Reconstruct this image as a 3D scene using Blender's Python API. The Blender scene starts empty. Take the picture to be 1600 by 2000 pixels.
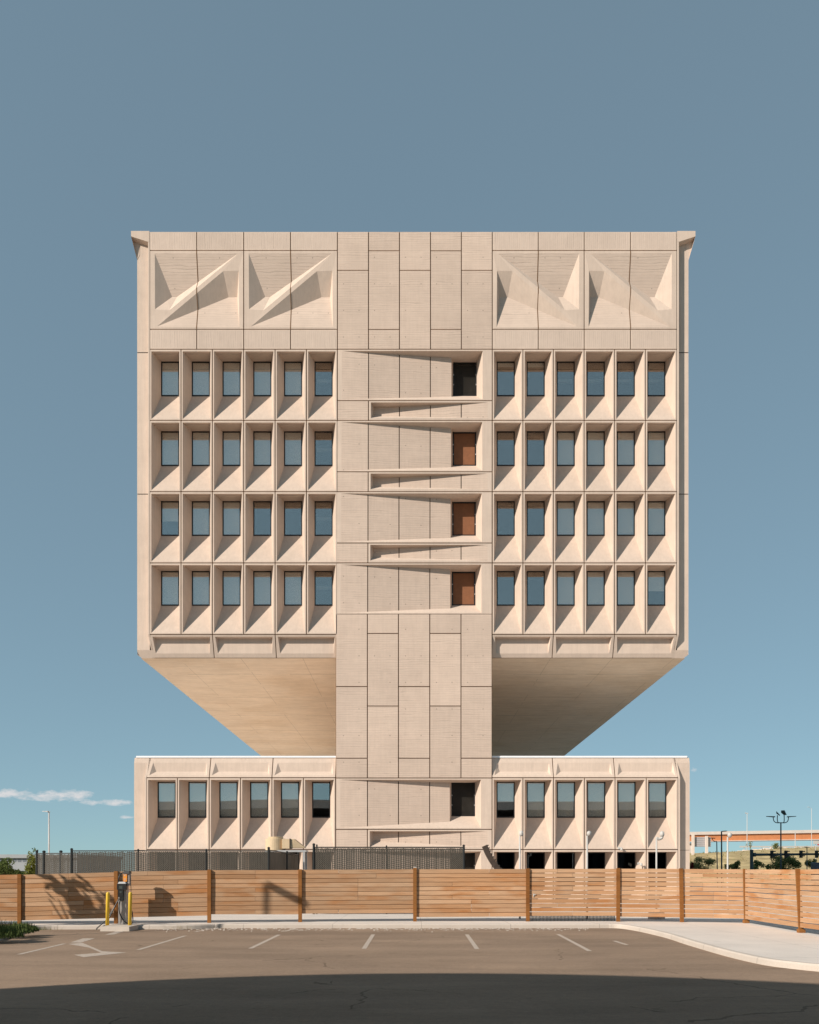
import bpy, bmesh, math, random
from mathutils import Vector, Matrix, noise as mnoise
R = random.Random(7)
scene = bpy.context.scene
COL = scene.collection

# ------------------------------------------------------------------ numbers taken from the photograph
VX, HY, F, EYE = 805.0, 1702.0, 1600.0, 1.85      # vanishing point, focal length in photo pixels, eye height (m)
YF = 45.0                                          # distance of the facade
S = YF / F
SUN = Vector((1.36, 1.0, -0.94)).normalized()      # direction the light travels

def W(px, py, d=0.0):
    """facade drawing coordinates (photo pixels at the facade plane) + depth in metres -> world"""
    return Vector(((px - VX) * S, YF + d, EYE + (HY - py) * S))
def at(px, py, Y):
    return Vector(((px - VX) * Y / F, Y, EYE + (HY - py) * Y / F))
def ground_at(px, py, z=0.0):
    Y = (EYE - z) * F / (py - HY)
    return Vector(((px - VX) * Y / F, Y, z))

# ------------------------------------------------------------------ node helpers
def new_mat(name):
    m = bpy.data.materials.new(name); m.use_nodes = True
    nt = m.node_tree; nt.nodes.clear()
    out = nt.nodes.new('ShaderNodeOutputMaterial')
    return m, nt, out
def N(nt, typ, **kw):
    n = nt.nodes.new(typ)
    for k, v in kw.items():
        if k in n.inputs.keys(): n.inputs[k].default_value = v
        else: setattr(n, k, v)
    return n
def L(nt, a, b): nt.links.new(a, b)
def math_(nt, op, a, b=None, c=None, clamp=False):
    n = nt.nodes.new('ShaderNodeMath'); n.operation = op; n.use_clamp = clamp
    for i, v in enumerate((a, b, c)):
        if v is None: continue
        if isinstance(v, (int, float)): n.inputs[i].default_value = v
        else: nt.links.new(v, n.inputs[i])
    return n.outputs[0]
def maprange(nt, v, a, b, c, d):
    n = nt.nodes.new('ShaderNodeMapRange')
    nt.links.new(v, n.inputs[0])
    for i, x in zip((1, 2, 3, 4), (a, b, c, d)): n.inputs[i].default_value = x
    return n.outputs[0]
def mixc(nt, fac, a, b, blend='MIX'):
    n = nt.nodes.new('ShaderNodeMix'); n.data_type = 'RGBA'; n.blend_type = blend
    if isinstance(fac, (int, float)): n.inputs[0].default_value = fac
    else: nt.links.new(fac, n.inputs[0])
    for i, v in ((6, a), (7, b)):
        if isinstance(v, (tuple, list)): n.inputs[i].default_value = (v[0], v[1], v[2], 1)
        else: nt.links.new(v, n.inputs[i])
    return n.outputs[2]
def scale_col(nt, col, val):
    n = nt.nodes.new('ShaderNodeVectorMath'); n.operation = 'SCALE'
    if isinstance(col, (tuple, list)): n.inputs[0].default_value = col[:3]
    else: nt.links.new(col, n.inputs[0])
    nt.links.new(val, n.inputs['Scale'])
    return n.outputs[0]
def noise_tex(nt, vec, scale, detail=4, rough=0.55, stretch=None):
    if stretch:
        mp = nt.nodes.new('ShaderNodeMapping'); mp.inputs['Scale'].default_value = stretch
        nt.links.new(vec, mp.inputs['Vector']); vec = mp.outputs[0]
    n = nt.nodes.new('ShaderNodeTexNoise')
    n.inputs['Scale'].default_value = scale; n.inputs['Detail'].default_value = detail
    n.inputs['Roughness'].default_value = rough
    nt.links.new(vec, n.inputs['Vector'])
    return n.outputs['Fac']
def principled(nt, out, color, rough=0.8, spec=0.3, metal=0.0, height=None, bump=0.3, dist=0.02):
    p = nt.nodes.new('ShaderNodeBsdfPrincipled')
    if isinstance(color, (tuple, list)): p.inputs['Base Color'].default_value = (*color[:3], 1)
    else: nt.links.new(color, p.inputs['Base Color'])
    if isinstance(rough, (int, float)): p.inputs['Roughness'].default_value = rough
    else: nt.links.new(rough, p.inputs['Roughness'])
    p.inputs['Specular IOR Level'].default_value = spec
    p.inputs['Metallic'].default_value = metal
    if height is not None:
        b = nt.nodes.new('ShaderNodeBump'); b.inputs['Strength'].default_value = bump
        b.inputs['Distance'].default_value = dist
        nt.links.new(height, b.inputs['Height']); nt.links.new(b.outputs[0], p.inputs['Normal'])
    nt.links.new(p.outputs[0], out.inputs[0])
    return p

def plain(name, color, rough=0.6, spec=0.3, metal=0.0, var=0.08, scale=6.0):
    m, nt, out = new_mat(name)
    g = N(nt, 'ShaderNodeNewGeometry')
    f = noise_tex(nt, g.outputs['Position'], scale, 5)
    v = maprange(nt, f, 0.3, 0.7, 1 - var, 1 + var)
    principled(nt, out, scale_col(nt, color, v), rough, spec, metal)
    return m

def concrete(name, color, ribs=None, pitch=0.1, island=0.05, rough_tex=1.0, stain=0.0, streak=0.0):
    m, nt, out = new_mat(name)
    g = N(nt, 'ShaderNodeNewGeometry'); pos = g.outputs['Position']
    big = noise_tex(nt, pos, 0.35, 4)
    mid = noise_tex(nt, pos, 2.3, 5, 0.6)
    fine = noise_tex(nt, pos, 22, 4, 0.7)
    v = maprange(nt, big, 0.3, 0.7, 0.95, 1.05)
    v = math_(nt, 'MULTIPLY', v, maprange(nt, mid, 0.3, 0.7, 0.962, 1.035))
    v = math_(nt, 'MULTIPLY', v, maprange(nt, fine, 0.25, 0.75, 1 - 0.035 * rough_tex, 1 + 0.035 * rough_tex))
    v = math_(nt, 'MULTIPLY', v, maprange(nt, g.outputs['Random Per Island'], 0, 1, 1 - island, 1 + island))
    height = math_(nt, 'MULTIPLY', fine, 0.25 * rough_tex)
    col = color
    if ribs:
        sep = N(nt, 'ShaderNodeSeparateXYZ'); L(nt, pos, sep.inputs[0])
        ax = sep.outputs['Z'] if ribs == 'h' else sep.outputs['X']
        warp = noise_tex(nt, pos, 1.5, 3, stretch=(0.5, 0.5, 3) if ribs == 'h' else (3, 0.5, 0.5))
        u = math_(nt, 'ADD', math_(nt, 'MULTIPLY', ax, 1.0 / pitch), math_(nt, 'MULTIPLY', warp, 1.6))
        fr = math_(nt, 'FRACT', u); fl = math_(nt, 'FLOOR', u)
        wn = N(nt, 'ShaderNodeTexWhiteNoise'); wn.noise_dimensions = '1D'; L(nt, fl, wn.inputs['W'])
        # the groove: a narrow dip whose strength changes from line to line and along the line
        dip = math_(nt, 'SUBTRACT', 1.0, math_(nt, 'MULTIPLY', math_(nt, 'ABSOLUTE', math_(nt, 'SUBTRACT', fr, 0.5)), 4.5), clamp=True)
        along = noise_tex(nt, pos, 1.0, 3, stretch=(0.7, 0.7, 8) if ribs == 'h' else (8, 0.7, 0.7))
        amp = math_(nt, 'MULTIPLY', maprange(nt, wn.outputs['Value'], 0, 1, 0.25, 1.0), maprange(nt, along, 0.35, 0.65, 0.3, 1.0))
        dip = math_(nt, 'MULTIPLY', dip, amp)
        v = math_(nt, 'MULTIPLY', v, math_(nt, 'SUBTRACT', 1.0, math_(nt, 'MULTIPLY', dip, 0.26)))  # groove shade painted into the colour on top of the bump
        v = math_(nt, 'MULTIPLY', v, maprange(nt, wn.outputs['Value'], 0, 1, 0.97, 1.03))
        height = math_(nt, 'SUBTRACT', height, math_(nt, 'MULTIPLY', dip, 1.0))
        if ribs == 'h':                               # form tie holes, some filled
            cx_ = math_(nt, 'MULTIPLY', math_(nt, 'ADD', sep.outputs['X'], 50.2), 1 / .852); cz_ = math_(nt, 'MULTIPLY', math_(nt, 'ADD', sep.outputs['Z'], 3.1), 1 / 1.46)
            dx_ = math_(nt, 'MULTIPLY', math_(nt, 'SUBTRACT', math_(nt, 'FRACT', cx_), .5), .852); dz_ = math_(nt, 'MULTIPLY', math_(nt, 'SUBTRACT', math_(nt, 'FRACT', cz_), .5), 1.46)
            r2_ = math_(nt, 'ADD', math_(nt, 'MULTIPLY', dx_, dx_), math_(nt, 'MULTIPLY', dz_, dz_))
            w2 = N(nt, 'ShaderNodeTexWhiteNoise'); w2.noise_dimensions = '2D'
            cb = N(nt, 'ShaderNodeCombineXYZ'); L(nt, math_(nt, 'FLOOR', cx_), cb.inputs[0]); L(nt, math_(nt, 'FLOOR', cz_), cb.inputs[1]); L(nt, cb.outputs[0], w2.inputs['Vector'])
            hole = math_(nt, 'MULTIPLY', math_(nt, 'LESS_THAN', r2_, .0011), math_(nt, 'GREATER_THAN', w2.outputs['Value'], .45))
            v = math_(nt, 'MULTIPLY', v, math_(nt, 'SUBTRACT', 1.0, math_(nt, 'MULTIPLY', hole, .38)))
    if streak:
        st = noise_tex(nt, pos, 3.0, 4, 0.6, stretch=(3.0, 3.0, 0.18))
        v = math_(nt, 'MULTIPLY', v, maprange(nt, st, 0.35, 0.7, 1 + streak * 0.4, 1 - streak))
    if stain:
        sn = noise_tex(nt, pos, 1.6, 7, 0.72, stretch=(0.3, 1.6, 1.0))
        s2 = noise_tex(nt, pos, 0.16, 5, 0.62)
        s3 = noise_tex(nt, pos, 5.0, 4, 0.65, stretch=(0.12, 2.0, 1.0))
        col = mixc(nt, maprange(nt, sn, 0.45, 0.75, 0, stain), color, (color[0] * 0.66, color[1] * 0.57, color[2] * 0.46))
        col = mixc(nt, maprange(nt, s2, 0.5, 0.72, 0, stain * 0.9), col, (color[0] * 0.74, color[1] * 0.60, color[2] * 0.42))
        v = math_(nt, 'MULTIPLY', v, maprange(nt, s3, 0.3, 0.7, 0.93, 1.06))
        sep = N(nt, 'ShaderNodeSeparateXYZ'); L(nt, pos, sep.inputs[0])
        wob = math_(nt, 'MULTIPLY', noise_tex(nt, pos, 1.2, 3), 0.012)
        for axis, per, off, wd in (('X', 3.44, 1.1, .007), ('Y', 6.2, 2.6, .012)):
            bf = math_(nt, 'FRACT', math_(nt, 'ADD', math_(nt, 'MULTIPLY', math_(nt, 'ADD', sep.outputs[axis], 60 + off), 1 / per), wob))
            bl_ = math_(nt, 'LESS_THAN', bf, wd)
            kp = math_(nt, 'GREATER_THAN', noise_tex(nt, pos, 0.35, 2), 0.46)
            v = math_(nt, 'MULTIPLY', v, math_(nt, 'SUBTRACT', 1.0, math_(nt, 'MULTIPLY', math_(nt, 'MULTIPLY', bl_, kp), 0.34)))
    principled(nt, out, scale_col(nt, col, v), 0.88, 0.2, 0, height, 0.35, 0.02)
    return m

def foliage_mat(name, c1, c2):
    m, nt, out = new_mat(name)
    g = N(nt, 'ShaderNodeNewGeometry')
    f = noise_tex(nt, g.outputs['Position'], 1.3, 3)
    fac = math_(nt, 'ADD', math_(nt, 'MULTIPLY', g.outputs['Random Per Island'], 0.6), math_(nt, 'MULTIPLY', f, 0.4))
    col = mixc(nt, fac, c1, c2)
    d = N(nt, 'ShaderNodeBsdfDiffuse'); L(nt, col, d.inputs[0])
    t = N(nt, 'ShaderNodeBsdfTranslucent'); L(nt, col, t.inputs[0])
    mx = N(nt, 'ShaderNodeMixShader'); mx.inputs[0].default_value = 0.25
    L(nt, d.outputs[0], mx.inputs[1]); L(nt, t.outputs[0], mx.inputs[2]); L(nt, mx.outputs[0], out.inputs[0])
    return m

M = {}
CC = (0.60, 0.480, 0.396)                          # warm precast concrete
M['concrete'] = concrete('precast_concrete', CC, streak=0.06)
M['concrete_h'] = concrete('ribbed_concrete_h', (0.59, 0.468, 0.386), 'h', 0.145, 0.05)
M['concrete_v'] = concrete('ribbed_concrete_v', (0.59, 0.471, 0.391), 'v', 0.11, 0.05)
M['concrete_core'] = concrete('core_concrete', (0.59, 0.463, 0.379), 'h', 0.125, 0.06, streak=0.04)
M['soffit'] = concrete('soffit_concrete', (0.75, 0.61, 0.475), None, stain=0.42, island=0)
M['joint'] = plain('joint_sealant', (0.17, 0.095, 0.05), 0.9, 0.1)
M['white_metal'] = plain('white_coping', (0.86, 0.86, 0.88), 0.45, 0.4, var=0.03)
M['roof'] = plain('roof_membrane', (0.85, 0.82, 0.78), 0.8, 0.2)
M['frame'] = plain('dark_frame', (0.012, 0.012, 0.013), 0.45, 0.4)
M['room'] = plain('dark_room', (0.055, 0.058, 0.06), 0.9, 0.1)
M['blind'] = plain('roller_blind', (0.88, 0.87, 0.84), 0.9, 0.1, var=0.02)
M['brown_panel'] = plain('brown_panel', (0.23, 0.098, 0.048), 0.7, 0.2)
M['interior_white'] = plain('interior_white', (0.5, 0.5, 0.5), 0.8, 0.2)

def glass(name, refl, tint, gl=(0.86, 0.92, 0.97)):
    m, nt, out = new_mat(name)
    fr = N(nt, 'ShaderNodeLayerWeight'); fr.inputs['Blend'].default_value = 0.25
    fac = maprange(nt, fr.outputs['Facing'], 0, 1, refl, 1.0)
    t = N(nt, 'ShaderNodeBsdfTransparent'); t.inputs[0].default_value = (*tint, 1)
    gs = N(nt, 'ShaderNodeBsdfGlossy'); gs.inputs['Roughness'].default_value = 0.015; gs.inputs[0].default_value = (*gl, 1)
    g = N(nt, 'ShaderNodeNewGeometry')
    b = N(nt, 'ShaderNodeBump'); b.inputs['Strength'].default_value = 0.02; b.inputs['Distance'].default_value = 0.02
    L(nt, noise_tex(nt, g.outputs['Position'], 1.2, 1), b.inputs['Height']); L(nt, b.outputs[0], gs.inputs['Normal'])
    mx = N(nt, 'ShaderNodeMixShader'); L(nt, fac, mx.inputs[0])
    L(nt, t.outputs[0], mx.inputs[1]); L(nt, gs.outputs[0], mx.inputs[2]); L(nt, mx.outputs[0], out.inputs[0])
    return m
M['glass'] = glass('window_glass', 0.28, (0.95, 0.96, 0.95), (1.0, 0.96, 0.90))
M['glass_dark'] = glass('ground_floor_glass', 0.12, (0.35, 0.42, 0.44))

# wood
def wood(name, c1, c2, c3):
    m, nt, out = new_mat(name)
    g = N(nt, 'ShaderNodeNewGeometry'); pos = g.outputs['Position']
    rnd = g.outputs['Random Per Island']
    comb = N(nt, 'ShaderNodeCombineXYZ'); L(nt, math_(nt, 'MULTIPLY', rnd, 37.0), comb.inputs[0])
    add = N(nt, 'ShaderNodeVectorMath'); L(nt, pos, add.inputs[0]); L(nt, comb.outputs[0], add.inputs[1])
    gr = noise_tex(nt, add.outputs[0], 3.0, 6, 0.6, stretch=(0.45, 0.45, 14))
    kn = noise_tex(nt, add.outputs[0], 1.2, 3, 0.5, stretch=(0.6, 0.6, 2.0))
    base = mixc(nt, rnd, c1, c2)
    base = mixc(nt, maprange(nt, kn, 0.50, 0.68, 0, 0.85), base, c3)
    wn = N(nt, 'ShaderNodeTexWhiteNoise'); wn.noise_dimensions = '1D'; L(nt, math_(nt, 'MULTIPLY', rnd, 913.0), wn.inputs['W'])
    v = math_(nt, 'MULTIPLY', maprange(nt, gr, 0.3, 0.7, 0.80, 1.14), maprange(nt, wn.outputs['Value'], 0, 1, 0.86, 1.08))
    grey = noise_tex(nt, pos, 0.35, 4, 0.6)
    base = mixc(nt, maprange(nt, grey, 0.45, 0.7, 0, 0.5), base, (c1[0] * .88, c1[1] * .97, c1[2] * 1.05))
    principled(nt, out, scale_col(nt, base, v), 0.8, 0.2, 0, gr, 0.15, 0.01)
    return m
M['wood'] = wood('cedar_boards', (0.535, 0.340, 0.208), (0.465, 0.258, 0.134), (0.43, 0.185, 0.065))
M['post'] = wood('stained_post', (0.30, 0.125, 0.035), (0.27, 0.11, 0.03), (0.2, 0.075, 0.02))

# asphalt
def asphalt():
    m, nt, out = new_mat('weathered_asphalt')
    g = N(nt, 'ShaderNodeNewGeometry'); pos = g.outputs['Position']
    big = noise_tex(nt, pos, 0.18, 5, 0.6)
    lane = noise_tex(nt, pos, 0.8, 5, 0.6, stretch=(0.25, 1.0, 1))
    fine = noise_tex(nt, pos, 38, 4, 0.75)
    grit = noise_tex(nt, pos, 160, 2, 0.7)
    v = maprange(nt, big, 0.3, 0.7, 0.9, 1.1)
    v = math_(nt, 'MULTIPLY', v, maprange(nt, lane, 0.3, 0.7, 0.86, 1.12))
    v = math_(nt, 'MULTIPLY', v, maprange(nt, fine, 0.25, 0.75, 0.80, 1.20))
    v = math_(nt, 'MULTIPLY', v, maprange(nt, grit, 0.3, 0.7, 0.8, 1.2))
    blot = noise_tex(nt, pos, 1.7, 6, 0.7)
    v = math_(nt, 'MULTIPLY', v, maprange(nt, blot, 0.60, 0.74, 1.0, 0.74))
    pale = noise_tex(nt, pos, 0.55, 6, 0.68, stretch=(0.5, 1.3, 1))
    v = math_(nt, 'MULTIPLY', v, maprange(nt, pale, 0.55, 0.72, 1.0, 1.13))
    v = math_(nt, 'MULTIPLY', v, maprange(nt, noise_tex(nt, pos, 9, 3, 0.7), 0.3, 0.7, 0.92, 1.08))
    # cracks: thin cell borders, warped, kept only in places
    wv = N(nt, 'ShaderNodeTexNoise'); wv.inputs['Scale'].default_value = 0.9; wv.inputs['Detail'].default_value = 5
    L(nt, pos, wv.inputs['Vector'])
    wa = N(nt, 'ShaderNodeVectorMath'); wa.operation = 'MULTIPLY_ADD'
    L(nt, wv.outputs['Color'], wa.inputs[0]); wa.inputs[1].default_value = (1.2, 1.2, 0); L(nt, pos, wa.inputs[2])
    vo = N(nt, 'ShaderNodeTexVoronoi'); vo.feature = 'DISTANCE_TO_EDGE'; vo.inputs['Scale'].default_value = 0.22
    L(nt, wa.outputs[0], vo.inputs['Vector'])
    cr = math_(nt, 'LESS_THAN', vo.outputs['Distance'], 0.0035)
    keep = math_(nt, 'GREATER_THAN', noise_tex(nt, pos, 0.3, 3), 0.52)
    crack = math_(nt, 'MULTIPLY', cr, keep)
    v = math_(nt, 'MULTIPLY', v, math_(nt, 'SUBTRACT', 1.0, math_(nt, 'MULTIPLY', crack, 0.34)))
    spots = N(nt, 'ShaderNodeTexVoronoi'); spots.inputs['Scale'].default_value = 2.2; L(nt, pos, spots.inputs['Vector'])
    sp = math_(nt, 'LESS_THAN', spots.outputs['Distance'], 0.035)
    col = mixc(nt, maprange(nt, big, 0.35, 0.65, 0, 1), (0.270, 0.196, 0.144), (0.298, 0.214, 0.154))
    col = mixc(nt, math_(nt, 'MULTIPLY', sp, 0.5), col, (0.32, 0.28, 0.24))
    principled(nt, out, scale_col(nt, col, v), 0.95, 0.04, 0, math_(nt, 'ADD', fine, grit), 0.4, 0.012)
    return m
M['asphalt'] = asphalt()
def paint():
    m, nt, out = new_mat('worn_road_paint')
    g = N(nt, 'ShaderNodeNewGeometry'); pos = g.outputs['Position']
    f = noise_tex(nt, pos, 18, 5, 0.7)
    worn = maprange(nt, f, 0.50, 0.64, 0, 1)
    col = mixc(nt, worn, (0.49, 0.41, 0.345), (0.31, 0.245, 0.19))
    principled(nt, out, col, 0.85, 0.2)
    return m
M['paint'] = paint()
def pavement(name, c):
    m, nt, out = new_mat(name)
    g = N(nt, 'ShaderNodeNewGeometry'); pos = g.outputs['Position']
    a = noise_tex(nt, pos, 0.7, 5, 0.6); b = noise_tex(nt, pos, 30, 4, 0.7)
    st = noise_tex(nt, pos, 2.5, 5, 0.65)
    v = math_(nt, 'MULTIPLY', maprange(nt, a, 0.3, 0.7, 0.93, 1.05), maprange(nt, b, 0.3, 0.7, 0.93, 1.06))
    v = math_(nt, 'MULTIPLY', v, maprange(nt, st, 0.6, 0.78, 1.0, 0.8))
    sep = N(nt, 'ShaderNodeSeparateXYZ'); L(nt, pos, sep.inputs[0])
    jx = math_(nt, 'LESS_THAN', math_(nt, 'FRACT', math_(nt, 'MULTIPLY', math_(nt, 'ADD', sep.outputs['X'], 40.3), 1 / 2.9)), 0.006)
    v = math_(nt, 'MULTIPLY', v, math_(nt, 'SUBTRACT', 1.0, math_(nt, 'MULTIPLY', jx, 0.35)))
    jy = math_(nt, 'LESS_THAN', math_(nt, 'FRACT', math_(nt, 'MULTIPLY', math_(nt, 'ADD', sep.outputs['Y'], 41.6), 1 / 2.9)), 0.008)
    v = math_(nt, 'MULTIPLY', v, math_(nt, 'SUBTRACT', 1.0, math_(nt, 'MULTIPLY', jy, 0.3)))
    principled(nt, out, scale_col(nt, c, v), 0.9, 0.2, 0, b, 0.2, 0.01)
    return m
M['sidewalk'] = pavement('sidewalk_concrete', (0.67, 0.60, 0.54))
M['kerb'] = pavement('kerb_concrete', (0.535, 0.47, 0.41))
M['dirt'] = plain('dry_ground', (0.30, 0.255, 0.17), 0.95, 0.1, var=0.3, scale=0.5)
M['grass'] = plain('dry_grass', (0.44, 0.34, 0.18), 0.95, 0.1, var=0.35, scale=0.35)
M['soil'] = plain('soil', (0.09, 0.06, 0.04), 0.95, 0.1, var=0.3)
M['slat'] = plain('dark_slat', (0.055, 0.048, 0.038), 0.6, 0.3, var=0.25, scale=3)
M['black_metal'] = plain('black_metal', (0.014, 0.016, 0.016), 0.5, 0.4)
M['wire'] = plain('fence_wire', (0.13, 0.115, 0.095), 0.5, 0.4)
M['yellow'] = plain('yellow_paint', (0.76, 0.50, 0.05), 0.5, 0.4, var=0.06)
M['grey_metal'] = plain('grey_column', (0.43, 0.40, 0.38), 0.45, 0.4, var=0.04)
M['grey_dark'] = plain('grey_column_dark', (0.27, 0.255, 0.245), 0.45, 0.4, var=0.04)  # darker grey for the left strip of the two-tone column
M['black_plastic'] = plain('black_plastic', (0.016, 0.017, 0.018), 0.4, 0.5)
M['screen'] = plain('grey_screen', (0.07, 0.085, 0.08), 0.2, 0.5)
M['amber'] = plain('amber_panel', (0.80, 0.30, 0.04), 0.4, 0.4)
M['white'] = plain('white_paint', (0.50, 0.485, 0.46), 0.5, 0.3, var=0.04)
M['cream'] = plain('cream_enamel', (0.60, 0.46, 0.30), 0.55, 0.3, var=0.05)
M['green_metal'] = plain('dark_green_metal', (0.035, 0.06, 0.066), 0.45, 0.4)
M['orange'] = plain('orange_girder', (0.62, 0.24, 0.10), 0.6, 0.3, var=0.08, scale=1)
M['bridge_conc'] = plain('bridge_parapet', (0.70, 0.60, 0.53), 0.85, 0.2, var=0.06, scale=1)
M['sign_back'] = plain('sign_back', (0.42, 0.39, 0.40), 0.5, 0.4, var=0.05)
M['galv'] = plain('galvanised', (0.42, 0.42, 0.42), 0.5, 0.5)
M['warehouse'] = plain('warehouse_cladding', (0.33, 0.345, 0.36), 0.7, 0.3, var=0.06, scale=0.4)
M['warehouse_dark'] = plain('warehouse_windows', (0.16, 0.18, 0.20), 0.4, 0.4)
M['ramp'] = plain('dark_ribbed_steel', (0.06, 0.042, 0.032), 0.65, 0.3, var=0.2)
M['bark'] = plain('bark', (0.10, 0.07, 0.05), 0.95, 0.1, var=0.3, scale=5)
M['leaf_dark'] = foliage_mat('leaf_dark', (0.045, 0.075, 0.028), (0.15, 0.19, 0.065))
M['leaf_olive'] = foliage_mat('leaf_olive', (0.13, 0.14, 0.05), (0.36, 0.34, 0.14))
M['leaf_lime'] = foliage_mat('leaf_lime', (0.10, 0.12, 0.03), (0.26, 0.27, 0.07))
M['leaf_mid'] = foliage_mat('leaf_mid', (0.085, 0.115, 0.042), (0.24, 0.27, 0.10))
M['leaf_red'] = foliage_mat('leaf_red', (0.10, 0.018, 0.018), (0.2, 0.04, 0.035))
M['straw'] = foliage_mat('straw', (0.34, 0.26, 0.13), (0.50, 0.40, 0.22))
M['grey_wall'] = plain('grey_wall', (0.085, 0.085, 0.09), 0.85, 0.2, var=0.06, scale=0.5)
M['blue_box'] = plain('dark_blue_enamel', (0.02, 0.035, 0.07), 0.45, 0.4)

# ------------------------------------------------------------------ object helpers
def tag(o, label=None, cat=None, group=None, kind=None):
    if label: o['label'] = label
    if cat: o['category'] = cat
    if group: o['group'] = group
    if kind: o['kind'] = kind
    return o
class MB:
    """collects faces, builds ONE mesh object"""
    def __init__(s): s.v = []; s.f = []; s.m = []; s.mats = []
    def mi(s, mat):
        if mat not in s.mats: s.mats.append(mat)
        return s.mats.index(mat)
    def face(s, pts, mat):
        i = len(s.v); s.v += [Vector(p) for p in pts]; s.f.append(list(range(i, i + len(pts)))); s.m.append(s.mi(mat))
    def shared(s, verts, faces, mat):
        i = len(s.v); s.v += [Vector(p) for p in verts]; k = s.mi(mat)
        for f in faces: s.f.append([i + j for j in f]); s.m.append(k)
    def hexa(s, b, t, mat):                           # bottom 4, top 4
        s.shared(list(b) + list(t), [(3, 2, 1, 0), (4, 5, 6, 7), (0, 1, 5, 4), (1, 2, 6, 5), (2, 3, 7, 6), (3, 0, 4, 7)], mat)
    def box(s, lo, hi, mat):
        (a, b, c), (x, y, z) = lo, hi
        s.hexa([(a, b, c), (x, b, c), (x, y, c), (a, y, c)], [(a, b, z), (x, b, z), (x, y, z), (a, y, z)], mat)
    def tube(s, pts, r, mat, n=8, r2=None, cap=True):
        pts = [Vector(p) for p in pts]; k = len(pts); vs = []
        up = Vector((0, 0, 1))
        for i, p in enumerate(pts):
            t = (pts[min(i + 1, k - 1)] - pts[max(i - 1, 0)]).normalized()
            a = t.cross(up)
            if a.length < 1e-3: a = t.cross(Vector((0, 1, 0)))
            a.normalize(); b = a.cross(t)
            rr = r if r2 is None else r + (r2 - r) * i / max(1, k - 1)
            for j in range(n):
                th = 2 * math.pi * j / n
                vs.append(p + a * (rr * math.cos(th)) + b * (rr * math.sin(th)))
        fs = []
        for i in range(k - 1):
            for j in range(n):
                fs.append((i * n + j, i * n + (j + 1) % n, (i + 1) * n + (j + 1) % n, (i + 1) * n + j))
        if cap: fs += [tuple(range(n))[::-1], tuple(range((k - 1) * n, k * n))]
        s.shared(vs, fs, mat)
    def lathe(s, prof, c, mat, n=20):                 # prof: list of (r, z)
        vs = []; fs = []; k = len(prof); c = Vector(c)
        for r, z in prof:
            for j in range(n):
                th = 2 * math.pi * j / n
                vs.append(c + Vector((r * math.cos(th), r * math.sin(th), z)))
        for i in range(k - 1):
            for j in range(n): fs.append((i * n + j, i * n + (j + 1) % n, (i + 1) * n + (j + 1) % n, (i + 1) * n + j))
        fs += [tuple(range(n))[::-1], tuple(range((k - 1) * n, k * n))]
        s.shared(vs, fs, mat)
    def build(s, name, parent=None, origin=None, smooth=False):
        me = bpy.data.meshes.new(name)
        if origin is None:
            xs = [v.x for v in s.v]; ys = [v.y for v in s.v]; zs = [v.z for v in s.v]
            c = Vector(((min(xs) + max(xs)) / 2, (min(ys) + max(ys)) / 2, min(zs)))
        else: c = Vector(origin)
        me.from_pydata([v - c for v in s.v], [], s.f)
        for m in s.mats: me.materials.append(m)
        me.polygons.foreach_set('material_index', s.m)
        me.polygons.foreach_set('use_smooth', [smooth] * len(s.f))
        me.update()
        o = bpy.data.objects.new(name, me); COL.objects.link(o)
        if parent is not None:
            o.parent = parent; o.location = c - wloc(parent)
        else: o.location = c
        return o
def wloc(o):
    v = Vector(o.location)
    while o.parent: o = o.parent; v += Vector(o.location)
    return v
def empty(name, loc, label, cat, group=None):
    o = bpy.data.objects.new(name, None); COL.objects.link(o); o.location = loc
    o.empty_display_size = 0.3
    return tag(o, label, cat, group)
def copy_tree(o, parent=None):
    c = o.copy(); COL.objects.link(c)
    if parent: c.parent = parent
    for ch in list(o.children): copy_tree(ch, c)
    return c

# ================================================================== THE TOWER
tower = empty('office_tower', (0.1, YF, 0.0),
              'sand coloured concrete office tower, its wide upper block held on a narrow core', 'building')
DEPTH = 40.0
G = 0.9          # half joint in photo pixels

def rim_and_joint(mb, x0, x1, y0, y1, g=G):
    """return walls and sunk dark joint round a panel whose cell is x0..x1, y0..y1"""
    a, b, c, d = x0 + g, x1 - g, y0 + g, y1 - g
    o = [(x0, y0), (x1, y0), (x1, y1), (x0, y1)]; i = [(a, c), (b, c), (b, d), (a, d)]
    for k in range(4):
        p, q = i[k], i[(k + 1) % 4]; r, s_ = o[k], o[(k + 1) % 4]
        mb.face([W(*p), W(*q), W(*q, .06), W(*p, .06)], M['concrete'])
        mb.face([W(*p, .06), W(*q, .06), W(*s_, .06), W(*r, .06)], M['joint'])
def ring(mb, outer, inner, mat):
    for k in range(4):
        mb.face([outer[k], outer[(k + 1) % 4], inner[(k + 1) % 4], inner[k]], mat)
def flat_panel(mb, x0, x1, y0, y1, mat, g=G):
    mb.face([W(x0 + g, y0 + g), W(x1 - g, y0 + g), W(x1 - g, y1 - g), W(x0 + g, y1 - g)], mat)
    rim_and_joint(mb, x0, x1, y0, y1, g)

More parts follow.
